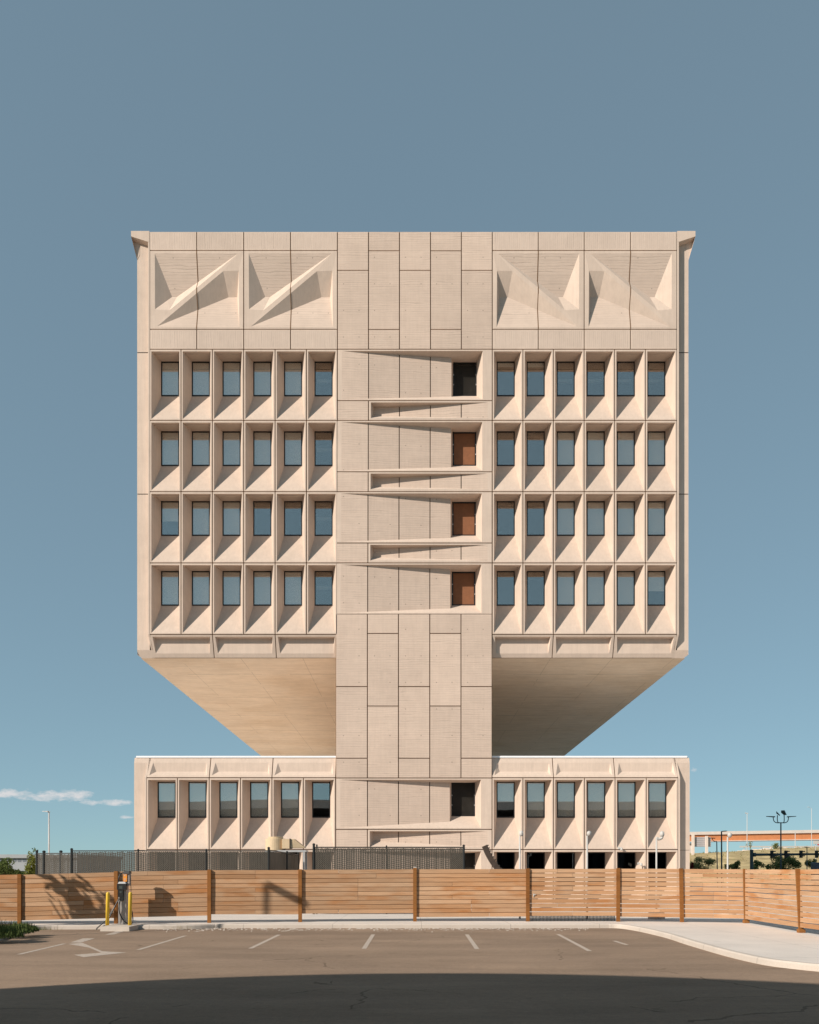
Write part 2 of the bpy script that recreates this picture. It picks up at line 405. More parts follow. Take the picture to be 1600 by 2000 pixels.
# ---- one window bay
def window_bay(x0, x1, y0, y1, wt, wb, style, ground=False):
    D = .92; k = 1 + D / YF
    mb = MB()
    a, b, c, d = x0 + 3.3, x1 - 3.3, y0 + 4.2, y1 - 2.6
    cx = (x0 + x1) / 2; wa, wz = cx - 17.8, cx + 17.8
    t, u = y0 + wt, y0 + wb
    g = G
    out_ = [W(x0 + g, y0 + g), W(x1 - g, y0 + g), W(x1 - g, y1 - g), W(x0 + g, y1 - g)]
    inn = [W(a, c), W(b, c), W(b, d), W(a, d)]
    ring(mb, out_, inn, M['concrete'])
    rim_and_joint(mb, x0, x1, y0, y1)
    w4 = [W(wa, t, D), W(wz, t, D), W(wz, u, D), W(wa, u, D)]
    # soffit with a drip groove near its front edge
    p = .22
    def lerp(A, B, f): return A + (B - A) * f
    s0, s1 = lerp(inn[0], w4[0], p), lerp(inn[1], w4[1], p)
    mb.face([inn[0], inn[1], s1, s0], M['concrete'])
    dz = Vector((0, 0, .035)); e = Vector((0, .035, 0))
    mb.face([s0, s1, s1 + dz, s0 + dz], M['joint'])
    mb.face([s0 + dz, s1 + dz, s1 + dz + e, s0 + dz + e], M['joint'])
    mb.face([s0 + dz + e, s1 + dz + e, s1 + e, s0 + e], M['concrete'])
    mb.face([s0 + e, s1 + e, w4[1], w4[0]], M['concrete'])
    for q in (1, 2, 3):
        A, B = inn[q], inn[(q + 1) % 4]; C, E = w4[(q + 1) % 4], w4[q]
        mb.face([A, B, C, E], M['concrete'])
    # room behind
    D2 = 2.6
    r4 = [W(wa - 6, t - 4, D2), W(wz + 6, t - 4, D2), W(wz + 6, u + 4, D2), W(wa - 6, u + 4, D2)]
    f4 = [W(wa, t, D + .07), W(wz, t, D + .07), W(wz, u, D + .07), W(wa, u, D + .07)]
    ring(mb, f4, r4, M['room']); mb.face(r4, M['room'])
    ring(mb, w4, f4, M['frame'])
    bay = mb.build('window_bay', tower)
    # frame
    fb = MB(); lo, hi = W(wa, u, D - .03), W(wz, t, D + .06)
    th = .048
    fb.box((lo.x, lo.y, lo.z), (lo.x + th, hi.y, hi.z), M['frame']); fb.box((hi.x - th, lo.y, lo.z), (hi.x, hi.y, hi.z), M['frame'])
    fb.box((lo.x + th, lo.y, lo.z), (hi.x - th, hi.y, lo.z + .06), M['frame']); fb.box((lo.x + th, lo.y, hi.z - th), (hi.x - th, hi.y, hi.z), M['frame'])
    fb.build('window_frame', bay)
    pm = MB(); y = lo.y + .03
    pm.box((lo.x + th, y, lo.z + .06), (hi.x - th, y + .008, hi.z - th), M['glass_dark' if ground else 'glass'])
    pm.build('pane', bay)
    h = hi.z - lo.z
    bl = {'full': 1.0, 'half': .56, 'low': .5, 'bar': 0, 'none': 0, 'top': .16}[style]
    if bl:
        bm_ = MB(); yb = lo.y + .065
        zb = hi.z - h * bl + (R.choice((0, 0, 0, .02, .05)) if bl == 1.0 else R.uniform(-.04, .04))
        bm_.box((lo.x + .02, yb, zb + .05), (hi.x - .02, yb + .01, hi.z - .02), M['blind'])
        bm_.box((lo.x + .02, yb - .012, zb + .01), (hi.x - .02, yb + .02, zb + .05), M['blind'])
        bm_.build('blind', bay)
    if style == 'bar':
        bm_ = MB(); bm_.box((lo.x + .03, hi.y + .5, hi.z - h * .42), (hi.x - .03, hi.y + .6, hi.z - h * .33), M['interior_white'])
        bm_.build('ceiling_strip', bay)
    return bay

LX = [292.3, 353.6, 414.8, 476.0, 537.4, 598.6, 659.0]
RX = [961.7, 1021.7, 1081.2, 1141.3, 1200.8, 1261.2, 1322.4]
PLX = [286.0, 346.4, 408.6, 469.8, 531.2, 592.6, 655.6]
PRX = [961.3, 1021.7, 1081.4, 1141.9, 1201.8, 1262.8, 1324.8]
ROWS = [682.0, 821.0, 960.2, 1099.4, 1239.0]
left_style = [['full'] * 5 + ['bar'], ['full'] * 5 + ['bar'], ['half', 'full', 'full', 'none', 'none', 'bar'], ['full'] * 5 + ['bar']]
right_style = [['top', 'top', 'bar', 'bar', 'bar', 'bar'], ['none', 'none'] + ['full'] * 4, ['none', 'none'] + ['full'] * 4, ['none', 'none', 'full', 'full', 'full', 'half']]
for r in range(4):
    for i in range(6):
        window_bay(LX[i], LX[i + 1], ROWS[r], ROWS[r + 1], 4.3, 73, left_style[r][i])
        window_bay(RX[i], RX[i + 1], ROWS[r], ROWS[r + 1], 4.3, 73, right_style[r][i])
P0Y, P1Y, P2Y = 1519.0, 1659.5, 1800.0
for i in range(6):
    window_bay(PLX[i], PLX[i + 1], P0Y, P1Y, 4.6, 76, 'full' if i < 5 else 'none')
    window_bay(PRX[i], PRX[i + 1], P0Y, P1Y, 4.6, 76, 'half' if i < 1 else 'full')
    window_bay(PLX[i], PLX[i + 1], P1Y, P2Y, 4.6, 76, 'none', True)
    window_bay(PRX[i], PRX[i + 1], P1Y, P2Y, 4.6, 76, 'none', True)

# ---- the narrow core: flat panels
CX = [659.0, 719.8, 780.3, 841.0, 901.3, 961.7]
CX2 = [655.8, 717.6, 778.3, 839.6, 900.6, 961.3]
mb = MB()
for i in range(5):
    cuts = [452.0, 527.8, 682.0] if i % 2 == 0 else [452.0, 489.6, 643.2, 682.0]
    for a, b in zip(cuts, cuts[1:]): flat_panel(mb, CX[i], CX[i + 1], a, b, M['concrete_core'])
mb.build('core_upper_wall', tower)
mb = MB()
for i in range(5):
    cuts = [1199.0, 1341.0, 1481.0, 1519.6] if i % 2 == 0 else [1199.0, 1237.2, 1379.0, 1519.6]
    for a, b in zip(cuts, cuts[1:]): flat_panel(mb, CX2[i], CX2[i + 1], a, b, M['concrete_core'])
# body of the core behind the panels and its side walls (narrower than the panels, so nothing shares a plane)
for x in (CX2[0] + .6, CX2[-1] - .6):
    mb.face([W(x, 1190, .06), W(x, 1525, .06), W(x, 1525, DEPTH - 3), W(x, 1190, DEPTH - 3)], M['concrete_core'])
mb.build('core_lower_wall', tower)

# ---- core bays: sloping wall that deepens to a window, and the wedge slot below
def core_bay(y0, X, kind):
    mb = MB(); yb = y0 + 100.3
    xl, xr = X[0], X[5]
    x_start = xl + 9; x_deep = xl + 223.5; x_right = xl + 284.0
    g = G; ft, fb = y0 + 3.4, yb - 2.6
    d1, d2 = .42, .92
    wa, wz = xl + 227.6, xl + 274.6
    t2, b2 = y0 + 5.6, y0 + 72.5
    c = M['concrete']
    # face round the opening
    O = [(xl + g, y0 + g), (xr - g, y0 + g), (xr - g, yb - g), (xl + g, yb - g)]
    I = [(x_start, ft), (x_right, ft), (x_right, fb), (x_start, fb)]
    ring(mb, [W(*p) for p in O], [W(*p) for p in I], c)
    rim_and_joint(mb, xl, xr, y0, yb)
    A, D_ = W(x_start, ft), W(x_start, fb)
    TR, BR = W(x_right, ft), W(x_right, fb)
    B, C = W(x_deep, y0 + 7.0, d1), W(x_deep, fb - 13.5, d1)
    w4 = [W(wa, t2, d2), W(wz, t2, d2), W(wz, b2, d2), W(wa, b2, d2)]
    # sloping wall in strips with real joints
    xs = [x_start] + [x for x in X[1:4]] + [x_deep]
    def on(x, edge):
        f = (x - x_start) / (x_deep - x_start)
        return (A + (B - A) * f) if edge == 't' else (D_ + (C - D_) * f)
    back = Vector((0, .05, 0))
    for i in range(4):
        a, b = xs[i] + (0.85 if i else 0), xs[i + 1] - (0.85 if i < 3 else 0)
        mb.face([on(a, 't'), on(b, 't'), on(b, 'b'), on(a, 'b')], M['concrete_core'])
        if i < 3:
            a2 = xs[i + 1] + .85
            mb.face([on(b, 't') + back, on(a2, 't') + back, on(a2, 'b') + back, on(b, 'b') + back], M['joint'])
            mb.face([on(b, 't'), on(b, 't') + back, on(b, 'b') + back, on(b, 'b')], M['joint'])
            mb.face([on(a2, 't'), on(a2, 't') + back, on(a2, 'b') + back, on(a2, 'b')], M['joint'])
    mb.face([A, TR, B], c); mb.face([TR, w4[1], B], c); mb.face([w4[1], w4[0], B], c)              # soffit
    mb.face([D_, C, BR], c); mb.face([BR, C, w4[2]], c); mb.face([w4[2], C, w4[3]], c)             # sill
    mb.face([B, w4[0], w4[3], C], c)                                                                 # return
    mb.face([TR, BR, w4[2], w4[1]], c)                                                               # right reveal
    bay = mb.build('core_bay', tower)
    lo, hi = W(wa, b2, d2), W(wz, t2, d2)
    fbm = MB(); th = .075
    fbm.box((lo.x, lo.y - .02, lo.z), (lo.x + th, lo.y + .05, hi.z), M['frame']); fbm.box((hi.x - th, lo.y - .02, lo.z), (hi.x, lo.y + .05, hi.z), M['frame'])
    fbm.box((lo.x + th, lo.y - .02, lo.z), (hi.x - th, lo.y + .05, lo.z + .05), M['frame']); fbm.box((lo.x + th, lo.y - .02, hi.z - .07), (hi.x - th, lo.y + .05, hi.z), M['frame'])
    fbm.build('window_frame', bay)
    if kind == 'panel':
        p = MB(); p.box((lo.x + th, lo.y + .02, lo.z + .05), (hi.x - th, lo.y + .06, hi.z - .07), M['brown_panel'])
        p.build('infill_panel', bay)
    else:
        p = MB()
        p.face([(lo.x, lo.y + .3, lo.z), (hi.x, lo.y + .3, lo.z), (hi.x, lo.y + .3, hi.z), (lo.x, lo.y + .3, hi.z)], M['frame'])
        x0, x1, z0, z1 = lo.x + th, hi.x - th, lo.z + .05, hi.z - .07
        st = .085; w = .014; yy = lo.y + .015
        n = int((x1 - x0 + z1 - z0) / st)
        for k in range(n):
            for sgn in (1, -1):
                # diagonal bars clipped to the opening
                if sgn == 1:
                    q = k * st; xa = max(x0, x0 + q - (z1 - z0)); za = z0 + max(0, 0) + (x0 + q - xa); xb = min(x1, x0 + q); zb = z0 + (x0 + q - xb)
                else:
                    q = k * st; xa = max(x0, x0 + q - (z1 - z0)); za = z1 - (x0 + q - xa); xb = min(x1, x0 + q); zb = z1 - (x0 + q - xb)
                if xb - xa < .03: continue
                p.tube([(xa, yy, za), (xb, yy, zb)], w / 2, M['slat'], 4, cap=False)
        p.build('mesh_screen', bay)
    st = MB()
    for zf in (.33, .62):
        for x in (lo.x + .03, hi.x - .03):
            st.box((x - .025, lo.y - .05, lo.z + (hi.z - lo.z) * zf - .03), (x + .025, lo.y - .02, lo.z + (hi.z - lo.z) * zf + .03), M['galv'])
    st.build('hinge', bay)
    return bay
def core_slot(y0, X, y1):
    mb = MB(); xl, xr = X[0], X[5]; c = M['concrete']
    flat_panel(mb, xl, X[1], y0, y1, M['concrete_core'])
    x0 = X[1]; g = G
    xs, xe = x0 + 4.6, xr - 9.0
    ft, fb = y0 + 3.6, y1 - 4.6
    ring(mb, [W(x0 + g, y0 + g), W(xr - g, y0 + g), W(xr - g, y1 - g), W(x0 + g, y1 - g)],
         [W(xs, ft), W(xe, ft), W(xe, fb), W(xs, fb)], c)
    rim_and_joint(mb, x0, xr, y0, y1)
    d = .46
    T, Bm = W(xs + 5, ft + .5, d), W(xs + 5, fb - 13, d)
    TL, BL, TR, BR = W(xs, ft), W(xs, fb), W(xe, ft), W(xe, fb)
    def on(x, e):
        f = (x - xe) / (xs + 5 - xe)
        return TR + (T - TR) * f if e == 't' else BR + (Bm - BR) * f
    cuts = [xs + 5, X[2], X[3], X[4], xe]; back = Vector((0, .05, 0))
    for i in range(4):
        a, b = cuts[i] + (.85 if i else 0), cuts[i + 1] - (.85 if i < 3 else 0)
        mb.face([on(a, 't'), on(b, 't'), on(b, 'b'), on(a, 'b')], M['concrete_core'])
        if i < 3:
            a2 = cuts[i + 1] + .85
            mb.face([on(b, 't') + back, on(a2, 't') + back, on(a2, 'b') + back, on(b, 'b') + back], M['joint'])
    mb.face([TL, TR, T], c); mb.face([BL, Bm, BR], c); mb.face([TL, T, Bm, BL], c)
    return mb.build('core_slot', tower)
for r, kind in zip(range(4), ('mesh', 'panel', 'panel', 'panel')):
    X = [x + (x2 - x) * (r / 4.0) for x, x2 in zip(CX, CX2)]
    core_bay(ROWS[r], X, kind)
    if r < 3: core_slot(ROWS[r] + 100.3, X, ROWS[r + 1])
core_bay(1519.6, CX2, 'mesh'); core_slot(1619.9, CX2, 1659.5); core_bay(1659.5, CX2, 'mesh')

# ---- folded relief panels of the top storey
def folded_panel(x0, x1, y0, y1, mirror):
    mb = MB(); w = x1 - x0; k = w / 183.6
    def P(lx, y, d=0.0):
        lx *= k
        return W(x1 - lx if mirror else x0 + lx, y, d)
    d = .45; c = M['concrete']; h = M['concrete_h']
    TL, TR, BL, B2 = P(10, 494.6), P(172.5, 495.2), P(10.6, 604), P(38.5, 606)
    U1, U2 = P(39.3, 568.7, d), P(49, 568.7, d)
    tip, BR, RT, LT = P(14, 637.8), P(174.9, 639), P(174, 528.5), P(143.6, 529.5)
    L1, L2 = P(150.6, 569.5, d), P(167.8, 569.5, d)
    mb.face([TL, TR, U2, U1], h)                     # upper ribbed slope
    mb.face([TL, U1, BL], c)                         # side wall
    mb.face([BL, U1, U2, B2], c)                     # little sill
    mb.face([TR, U2, B2], c)                         # upper face of the diagonal
    mb.face([tip, BR, L2, L1], h)                    # lower ribbed slope
    mb.face([tip, LT, L1], c)                        # lower face of the diagonal
    mb.face([LT, RT, L2, L1], c)                     # little soffit
    mb.face([RT, BR, L2], c)
    # the flush surface: frame and diagonal band
    g = G / k
    O = [P(g, y0 + G), P(183.6 - g, y0 + G), P(183.6 - g, y1 - G), P(g, y1 - G)]
    mb.face([O[0], O[1], TR, TL], c)
    mb.face([O[0], TL, BL, O[3]], c)
    mb.face([O[3], BL, B2, tip], c)
    mb.face([B2, TR, LT, tip], c)
    mb.face([TR, O[1], RT, LT], c)
    mb.face([RT, O[1], O[2], BR], c)
    mb.face([O[3], tip, BR, O[2]], c)
    rim_and_joint(mb, x0, x1, y0, y1)
    # bent vertical joint across the middle
    xm = 91.8
    def isect(p, q, lx):
        f = (lx - p[0]) / (q[0] - p[0]); return p[1] + (q[1] - p[1]) * f, p[2] + (q[2] - p[2]) * f
    tl, tr, u2, b2 = (10, 494.6, 0), (172.5, 495.2, 0), (49, 568.7, d), (38.5, 606, 0)
    tp, br, l1, lt = (14, 637.8, 0), (174.9, 639, 0), (150.6, 569.5, d), (143.6, 529.5, 0)
    path = [(y0 + G, 0), (494.9, 0), isect(u2, tr, xm), isect(b2, tr, xm), isect(tp, lt, xm), isect(tp, l1, xm), (638.4, 0), (y1 - G, 0)]
    for (ya, da), (yb, db) in zip(path, path[1:]):
        mb.face([P(xm - .9, ya, da - .006), P(xm + .9, ya, da - .006), P(xm + .9, yb, db - .006), P(xm - .9, yb, db - .006)], M['joint'])
    return mb.build('folded_panel', tower)
for i in range(2):
    folded_panel(LX[i * 3], LX[i * 3 + 3], 489.0, 643.0, False)
    folded_panel(RX[i * 3], RX[i * 3 + 3], 489.0, 643.0, True)
for X in (LX, RX):
    mid = [X[0], (X[0] + X[3]) / 2, X[3], (X[3] + X[6]) / 2, X[6]]
    for (a, b, nm) in ((452.0, 489.0, 'parapet_band'), (643.0, 682.0, 'frieze_band')):
        mb = MB()
        for i in range(4):
            x0, x1 = mid[i], mid[i + 1]
            # ribbed field inside a smooth margin
            m_ = 3.2
            mb.face([W(x0 + m_, a + m_), W(x1 - m_, a + m_), W(x1 - m_, b - m_), W(x0 + m_, b - m_)], M['concrete_v'])
            ring(mb, [W(x0 + G, a + G), W(x1 - G, a + G), W(x1 - G, b - G), W(x0 + G, b - G)],
                 [W(x0 + m_, a + m_), W(x1 - m_, a + m_), W(x1 - m_, b - m_), W(x0 + m_, b - m_)], M['concrete'])
            rim_and_joint(mb, x0, x1, a, b)
        mb.build(nm, tower)

# ---- spandrels: under the upper block they lean back downwards, on the base they lean back upwards
def spandrel(x0, x1, y0, y1, dmax, up):
    mb = MB(); c = M['concrete']; h = y1 - y0
    def d(y): return dmax * ((y1 - y) / h if up else (y - y0) / h)
    def P(x, y): return W(x, y, d(y))
    g = .85
    O = [P(x0 + g, y0 + g), P(x1 - g, y0 + g), P(x1 - g, y1 - g), P(x0 + g, y1 - g)]
    m_ = 5.0; pd = .36 if not up else .30
    if not up:
        yt = y0 + 4.2; yb = y0 + h * pd / dmax
        I = [P(x0 + m_, yt), P(x1 - m_, yt), P(x1 - m_ - 3, yb), P(x0 + m_ + 3, yb)]
        ring(mb, O, I, c)
        bt = [W(x0 + m_ + 3, yt + .6, pd), W(x1 - m_ - 3, yt + .6, pd)]
        mb.face([I[0], I[1], bt[1], bt[0]], c)
        mb.face([bt[0], bt[1], I[2], I[3]], M['concrete'])
        mb.face([I[0], bt[0], I[3]], c); mb.face([I[1], bt[1], I[2]], c)
    else:
        yb = y1 - 4.6; yt = y1 - h * pd / dmax
        I = [P(x0 + 10, yt), P(x1 - 7.5, yt), P(x1 - m_, yb), P(x0 + m_, yb)]
        ring(mb, O, I, c)
        bb = [W(x0 + 16, yb - 8.5, pd), W(x1 - 9.5, yb - 8.5, pd)]
        mb.face([I[0], I[1], bb[1], bb[0]], M['concrete'])
        mb.face([I[3], I[2], bb[1], bb[0]], c)
        mb.face([I[0], bb[0], I[3]], c); mb.face([I[1], bb[1], I[2]], c)
    bk = Vector((0, .06, 0))
    E = [P(x0, y0), P(x1, y0), P(x1, y1), P(x0, y1)]
    for k in range(4):
        mb.face([O[k], O[(k + 1) % 4], O[(k + 1) % 4] + bk, O[k] + bk], c)
        mb.face([O[k] + bk, O[(k + 1) % 4] + bk, E[(k + 1) % 4] + bk, E[k] + bk], M['joint'])
    return mb.build('spandrel_panel', tower)
for X in (LX, RX):
    for i in range(3): spandrel(X[i * 2], X[i * 2 + 2], 1239.0, 1281.5, .45, False)
for X in (PLX, PRX):
    for i in range(3): spandrel(X[i * 2], X[i * 2 + 2], 1478.2, 1519.0, .40, True)

# ---- corner piers: a thin front rim, then a face set back behind it
PD = .30
def corner(side, xe, xr, xo, base):
    mb = MB(); c = M['concrete']; sg = 1 if side > 0 else -1
    if not base:
        ys = [452.0, 682.0, 960.2, 1239.0]
        for a, b in zip(ys, ys[1:]):
            gy = .8
            mb.face([W(xe, a), W(xr, a), W(xr, b), W(xe, b)], c)
            mb.face([W(xr, a), W(xr, a, PD + .05), W(xr, b, PD + .05), W(xr, b)], c)
            bb = 1267.0 if b > 1200 else b - gy
            mb.face([W(xr, a + gy, PD), W(xo, a + gy, PD), W(xo, bb, PD), W(xr, bb, PD)], c)
            mb.face([W(xr, a - gy, PD + .05), W(xo, a - gy, PD + .05), W(xo, a + gy, PD + .05), W(xr, a + gy, PD + .05)], M['joint'])
        d = lambda y: .45 * (y - 1239) / 42.5
        xe2, xr2 = xe - sg * 5, xr - sg * 4
        xm = xr - sg * 4 * (1267 - 1239) / 42.5; xme = xe - sg * 5 * (1267 - 1239) / 42.5
        mb.face([W(xe, 1239), W(xr, 1239), W(xm, 1267, d(1267)), W(xme, 1267, d(1267))], c)
        mb.face([W(xr, 1239), W(xr, 1239, PD), W(xm, 1267, PD)], c)
        mb.face([W(xme, 1267, PD), W(xo, 1267, PD), W(xo, 1276, d(1276)), W(xo - sg * 8, 1281.5, .45), W(xe2, 1281.5, .45)], c)
    else:
        d = lambda y: .40 * (1519 - y) / 40.8
        xet, xrt = xe - sg * -5, xr + sg * -3
        xet = xe - sg * 5
        f = (1519 - 1488.4) / 40.8; xm, xme = xr - sg * 3 * f, xe - sg * 5 * f
        mb.face([W(xe, 1519), W(xr, 1519), W(xm, 1488.4, PD), W(xme, 1488.4, PD)], c)
        mb.face([W(xr, 1519), W(xr, 1519, PD), W(xm, 1488.4, PD)], c)
        mb.face([W(xme, 1488.4, PD), W(xo, 1488.4, PD), W(xo, 1478.2, d(1478.2)), W(xet, 1478.2, d(1478.2))], c)
        mb.face([W(xe, 1519), W(xr, 1519), W(xr, 1815), W(xe, 1815)], c)
        mb.face([W(xr, 1519), W(xr, 1519, PD), W(xr, 1815, PD), W(xr, 1815)], c)
        xi = min(xm, xr) if sg > 0 else max(xm, xr)
        mb.face([W(xi, 1488.4, PD), W(xo, 1488.4, PD), W(xo, 1660, PD), W(xi, 1660, PD)], c)
        mb.face([W(xi, 1660.8, PD), W(xo, 1660.8, PD), W(xo, 1815, PD), W(xi, 1815, PD)], c)
        mb.face([W(xi, 1659, PD + .04), W(xo, 1659, PD + .04), W(xo, 1662, PD + .04), W(xi, 1662, PD + .04)], M['joint'])
    return mb.build('corner_pier', tower)
XOL, XOR, BXL, BXR = 264.4, 1348.6, 258.4, 1351.0
corner(-1, LX[0], 289.2, XOL, False)
corner(1, RX[6], 1326.2, XOR, False)
corner(-1, PLX[0], 282.8, BXL, True)
corner(1, PRX[6], 1328.4, BXR, True)

# ---- flared cornice running along both flanks
def cornice(side):
    mb = MB(); c = M['concrete']
    if side > 0: xi, xr, xf, xs = RX[6] + .9, 1327.0, 1358.6, XOR
    else: xi, xr, xf, xs = LX[0] - .9, 288.4, 256.0, XOL
    D = PD - .012; e = -.004
    mb.face([W(xi, 451, e), W(xf, 451, e), W(xf, 461.5, e), W(xr, 472, e), W(xi, 472, e)], c)
    mb.face([W(xr, 472, e), W(xf, 461.5, e), W(xf, 463.5, D), W(xr, 474, D)], c)
    mb.face([W(xf, 461.5, e), W(xf, 461.5, D), W(xs, 500, D)], c)
    mb.face([W(xf, 451, e), W(xf, 451, DEPTH), W(xf, 461.5, DEPTH), W(xf, 461.5, e)], c)
    mb.face([W(xf, 461.5, D), W(xf, 461.5, DEPTH), W(xs, 500, DEPTH), W(xs, 500, D)], c)
    xc = xs - 5 if side > 0 else xs + 5
    mb.face([W(xs, 464, D), W(xf, 461.5, D), W(xs, 500, D)], c)
    mb.face([W(xc, 466, D), W(xs, 464, D), W(xs, 500, D), W(xc, 490, D)], c)
    mb.face([W(xi, 451, e), W(xf, 451, e), W(xf, 451, DEPTH), W(xi, 451, DEPTH)], M['roof'])
    mb.build('cornice', tower)
cornice(1); cornice(-1)

# ---- soffit, flanks, back, roofs
mb = MB(); zt = 1281.5
mb.face([W(270, zt, .45), W(1344, zt, .45), W(1344, zt + 12.5, DEPTH), W(270, zt + 12.5, DEPTH)], M['soffit'])
for x0, x1 in ((LX[0], CX2[0]), (CX2[5], RX[6])):
    mb.face([W(x0, zt - .5, .44), W(x1, zt - .5, .44), W(x1, zt, .46), W(x0, zt, .46)], M['joint'])
mb.build('soffit', tower)
mb = MB()
for xo in (XOL, XOR):
    y = PD
    k = 0
    while y < DEPTH - 1:
        y2 = min(y + 3.4, DEPTH)
        for a, b in ((500, 682), (682, 960), (960, 1276)):
            mb.face([W(xo, a + .6, y + .03), W(xo, a + .6, y2 - .03), W(xo, b - .6, y2 - .03), W(xo, b - .6, y + .03)], M['concrete'])
        y = y2
    ins = 1.5 if xo < 800 else -1.5
    mb.face([W(xo + ins, 490, PD + .07), W(xo + ins, 490, DEPTH), W(xo + ins, 1276, DEPTH), W(xo + ins, 1276, PD + .07)], M['joint'])
mb.face([W(XOL, 451, DEPTH), W(XOR, 451, DEPTH), W(XOR, 1294.2, DEPTH), W(XOL, 1294.2, DEPTH)], M['concrete'])
mb.build('flank_wall', tower)
mb = MB(); mb.face([W(LX[0], 452.5, 0.02), W(RX[6], 452.5, 0.02), W(RX[6], 452.5, DEPTH), W(LX[0], 452.5, DEPTH)], M['roof'])
mb.build('roof', tower)
mb = MB()
for xo in (BXL, BXR):
    mb.face([W(xo, 1478.2, .40), W(xo, 1478.2, DEPTH + 8), W(xo, 1815, DEPTH + 8), W(xo, 1815, PD), W(xo, 1488.4, PD)], M['concrete'])
mb.face([W(BXL, 1478, DEPTH + 8), W(BXR, 1478, DEPTH + 8), W(BXR, 1815, DEPTH + 8), W(BXL, 1815, DEPTH + 8)], M['concrete'])
mb.build('base_flank_wall', tower)
mb = MB()
mb.face([W(BXL, 1477, .5), W(CX2[0], 1477, .5), W(CX2[0], 1477, DEPTH + 8), W(BXL, 1477, DEPTH + 8)], M['roof'])
mb.face([W(CX2[5], 1477, .5), W(BXR, 1477, .5), W(BXR, 1477, DEPTH + 8), W(CX2[5], 1477, DEPTH + 8)], M['roof'])
mb.build('base_roof', tower)
for a, b in ((261.5, CX2[0] - .3), (CX2[5] + .3, BXR - 4)):
    mb = MB(); lo, hi = W(a, 1478.1, .36), W(b, 1474.6, .75)
    mb.box((lo.x, lo.y, lo.z), (hi.x, hi.y, hi.z), M['white_metal'])
    mb.build('roof_coping', tower)

# ---- two small white dome cameras on the facade
for px, py in ((1208.5, 1658), (1247, 1688)):
    t = W(px, py); mb = MB()
    mb.box((t.x - .05, t.y - .06, t.z - .02), (t.x + .05, t.y + .02, t.z + .10), M['white'])
    mb.lathe([(.03, -.16), (.065, -.12), (.07, -.06), (.045, 0.0)], (t.x + .12, t.y - .16, t.z + .05), M['white'], 12)
    mb.tube([(t.x, t.y - .03, t.z + .07), (t.x + .12, t.y - .16, t.z + .06)], .02, M['white'], 6)
    o = mb.build('security_camera', None, t)
    tag(o, 'white dome camera bracketed to the concrete between two ground floor windows' if px < 1220 else
        'white dome camera low beside a dark ground floor window', 'camera', 'dome cameras on the tower')

# ================================================================== GROUND
def sheet(name, pts, z, mat, kind='structure'):
    mb = MB(); mb.face([(p[0], p[1], z) for p in pts], mat)
    return tag(mb.build(name, None, (0, 0, z)), kind=kind)
sheet('ground', [(-3000, -3000), (3000, -3000), (3000, 3000), (-3000, 3000)], -0.06, M['dirt'])
sheet('parking_lot', [(-70, -45), (70, -45), (70, 27.6), (-70, 27.6)], 0.0, M['asphalt'])

def smooth(pts, n=6):
    out = []
    for i in range(len(pts) - 1):
        p0, p1, p2, p3 = pts[max(i - 1, 0)], pts[i], pts[i + 1], pts[min(i + 2, len(pts) - 1)]
        for j in range(n):
            t = j / n
            out.append(0.5 * ((2 * p1) + (p2 - p0) * t + (2 * p0 - 5 * p1 + 4 * p2 - p3) * t * t + (3 * p1 - p0 - 3 * p2 + p3) * t ** 3))
    out.append(pts[-1]); return out
V2 = lambda x, y: Vector((x, y, 0))
gp = lambda px, py: ground_at(px, py)
left_k = [V2(-60, 14), V2(-22, 16.5), V2(-12.5, 17.6), gp(-60, 1852), gp(0, 1837), gp(54, 1819.5), gp(90, 1816), gp(180, 1815.5), gp(345, 1815), gp(420, 1813)]
mid_k = [gp(420, 1813), gp(800, 1813), gp(1190, 1813)]
right_k = [gp(1190, 1813), gp(1214, 1814), gp(1250, 1820), gp(1300, 1832), gp(1340, 1845), gp(1400, 1863), gp(1450, 1876), gp(1500, 1886.5),
           gp(1560, 1894), gp(1600, 1898), V2(8.2, 14.3), V2(10, 13.2), V2(14, 12.5), V2(30, 12.0), V2(70, 12)]
kline = smooth(left_k) [:-1] + mid_k[:-1] + smooth(right_k)
KZ = 0.13
back = [V2(70, 44.4), V2(-60, 44.4)]
def offset(line, d):
    out = []
    for i, p in enumerate(line):
        t = (line[min(i + 1, len(line) - 1)] - line[max(i - 1, 0)]).normalized()
        out.append(p + Vector((-t.y, t.x, 0)) * d)
    return out
in_line = offset(kline, .15)
sheet('sidewalk', in_line + back, KZ - .004, M['sidewalk'])
sheet('bounce_yard', [(-60, 44.4), (-15.45, 44.4), (-15.45, 97), (-60, 97)], KZ - .004, M['sidewalk'])  # pale sheet added beside the building to bounce light onto the soffit
sheet('bounce_yard', [(15.4, 44.4), (60, 44.4), (60, 97), (15.4, 97)], KZ - .004, M['sidewalk'])  # its twin on the right, also added for bounce
mb = MB()
prof = [(0.0, -.02), (0.012, KZ - .03), (0.035, KZ + .004), (.16, KZ + .004), (.16, KZ - .03)]
lines = [offset(kline, o) for o, z in prof]
for i in range(len(kline) - 1):
    for j in range(len(prof) - 1):
        mb.face([lines[j][i] + Vector((0, 0, prof[j][1])), lines[j][i + 1] + Vector((0, 0, prof[j][1])),
                 lines[j + 1][i + 1] + Vector((0, 0, prof[j + 1][1])), lines[j + 1][i] + Vector((0, 0, prof[j + 1][1]))], M['kerb'])
tag(mb.build('kerb'), kind='structure')
# the bed at the left; the pale sheets above are added for bounce
bed_line = offset(smooth(left_k)[:34], .155)
sheet('planting_bed', bed_line + [V2(-12.6, 26.9), V2(-30, 25.5), V2(-60, 24)], KZ + .002, M['soil'])

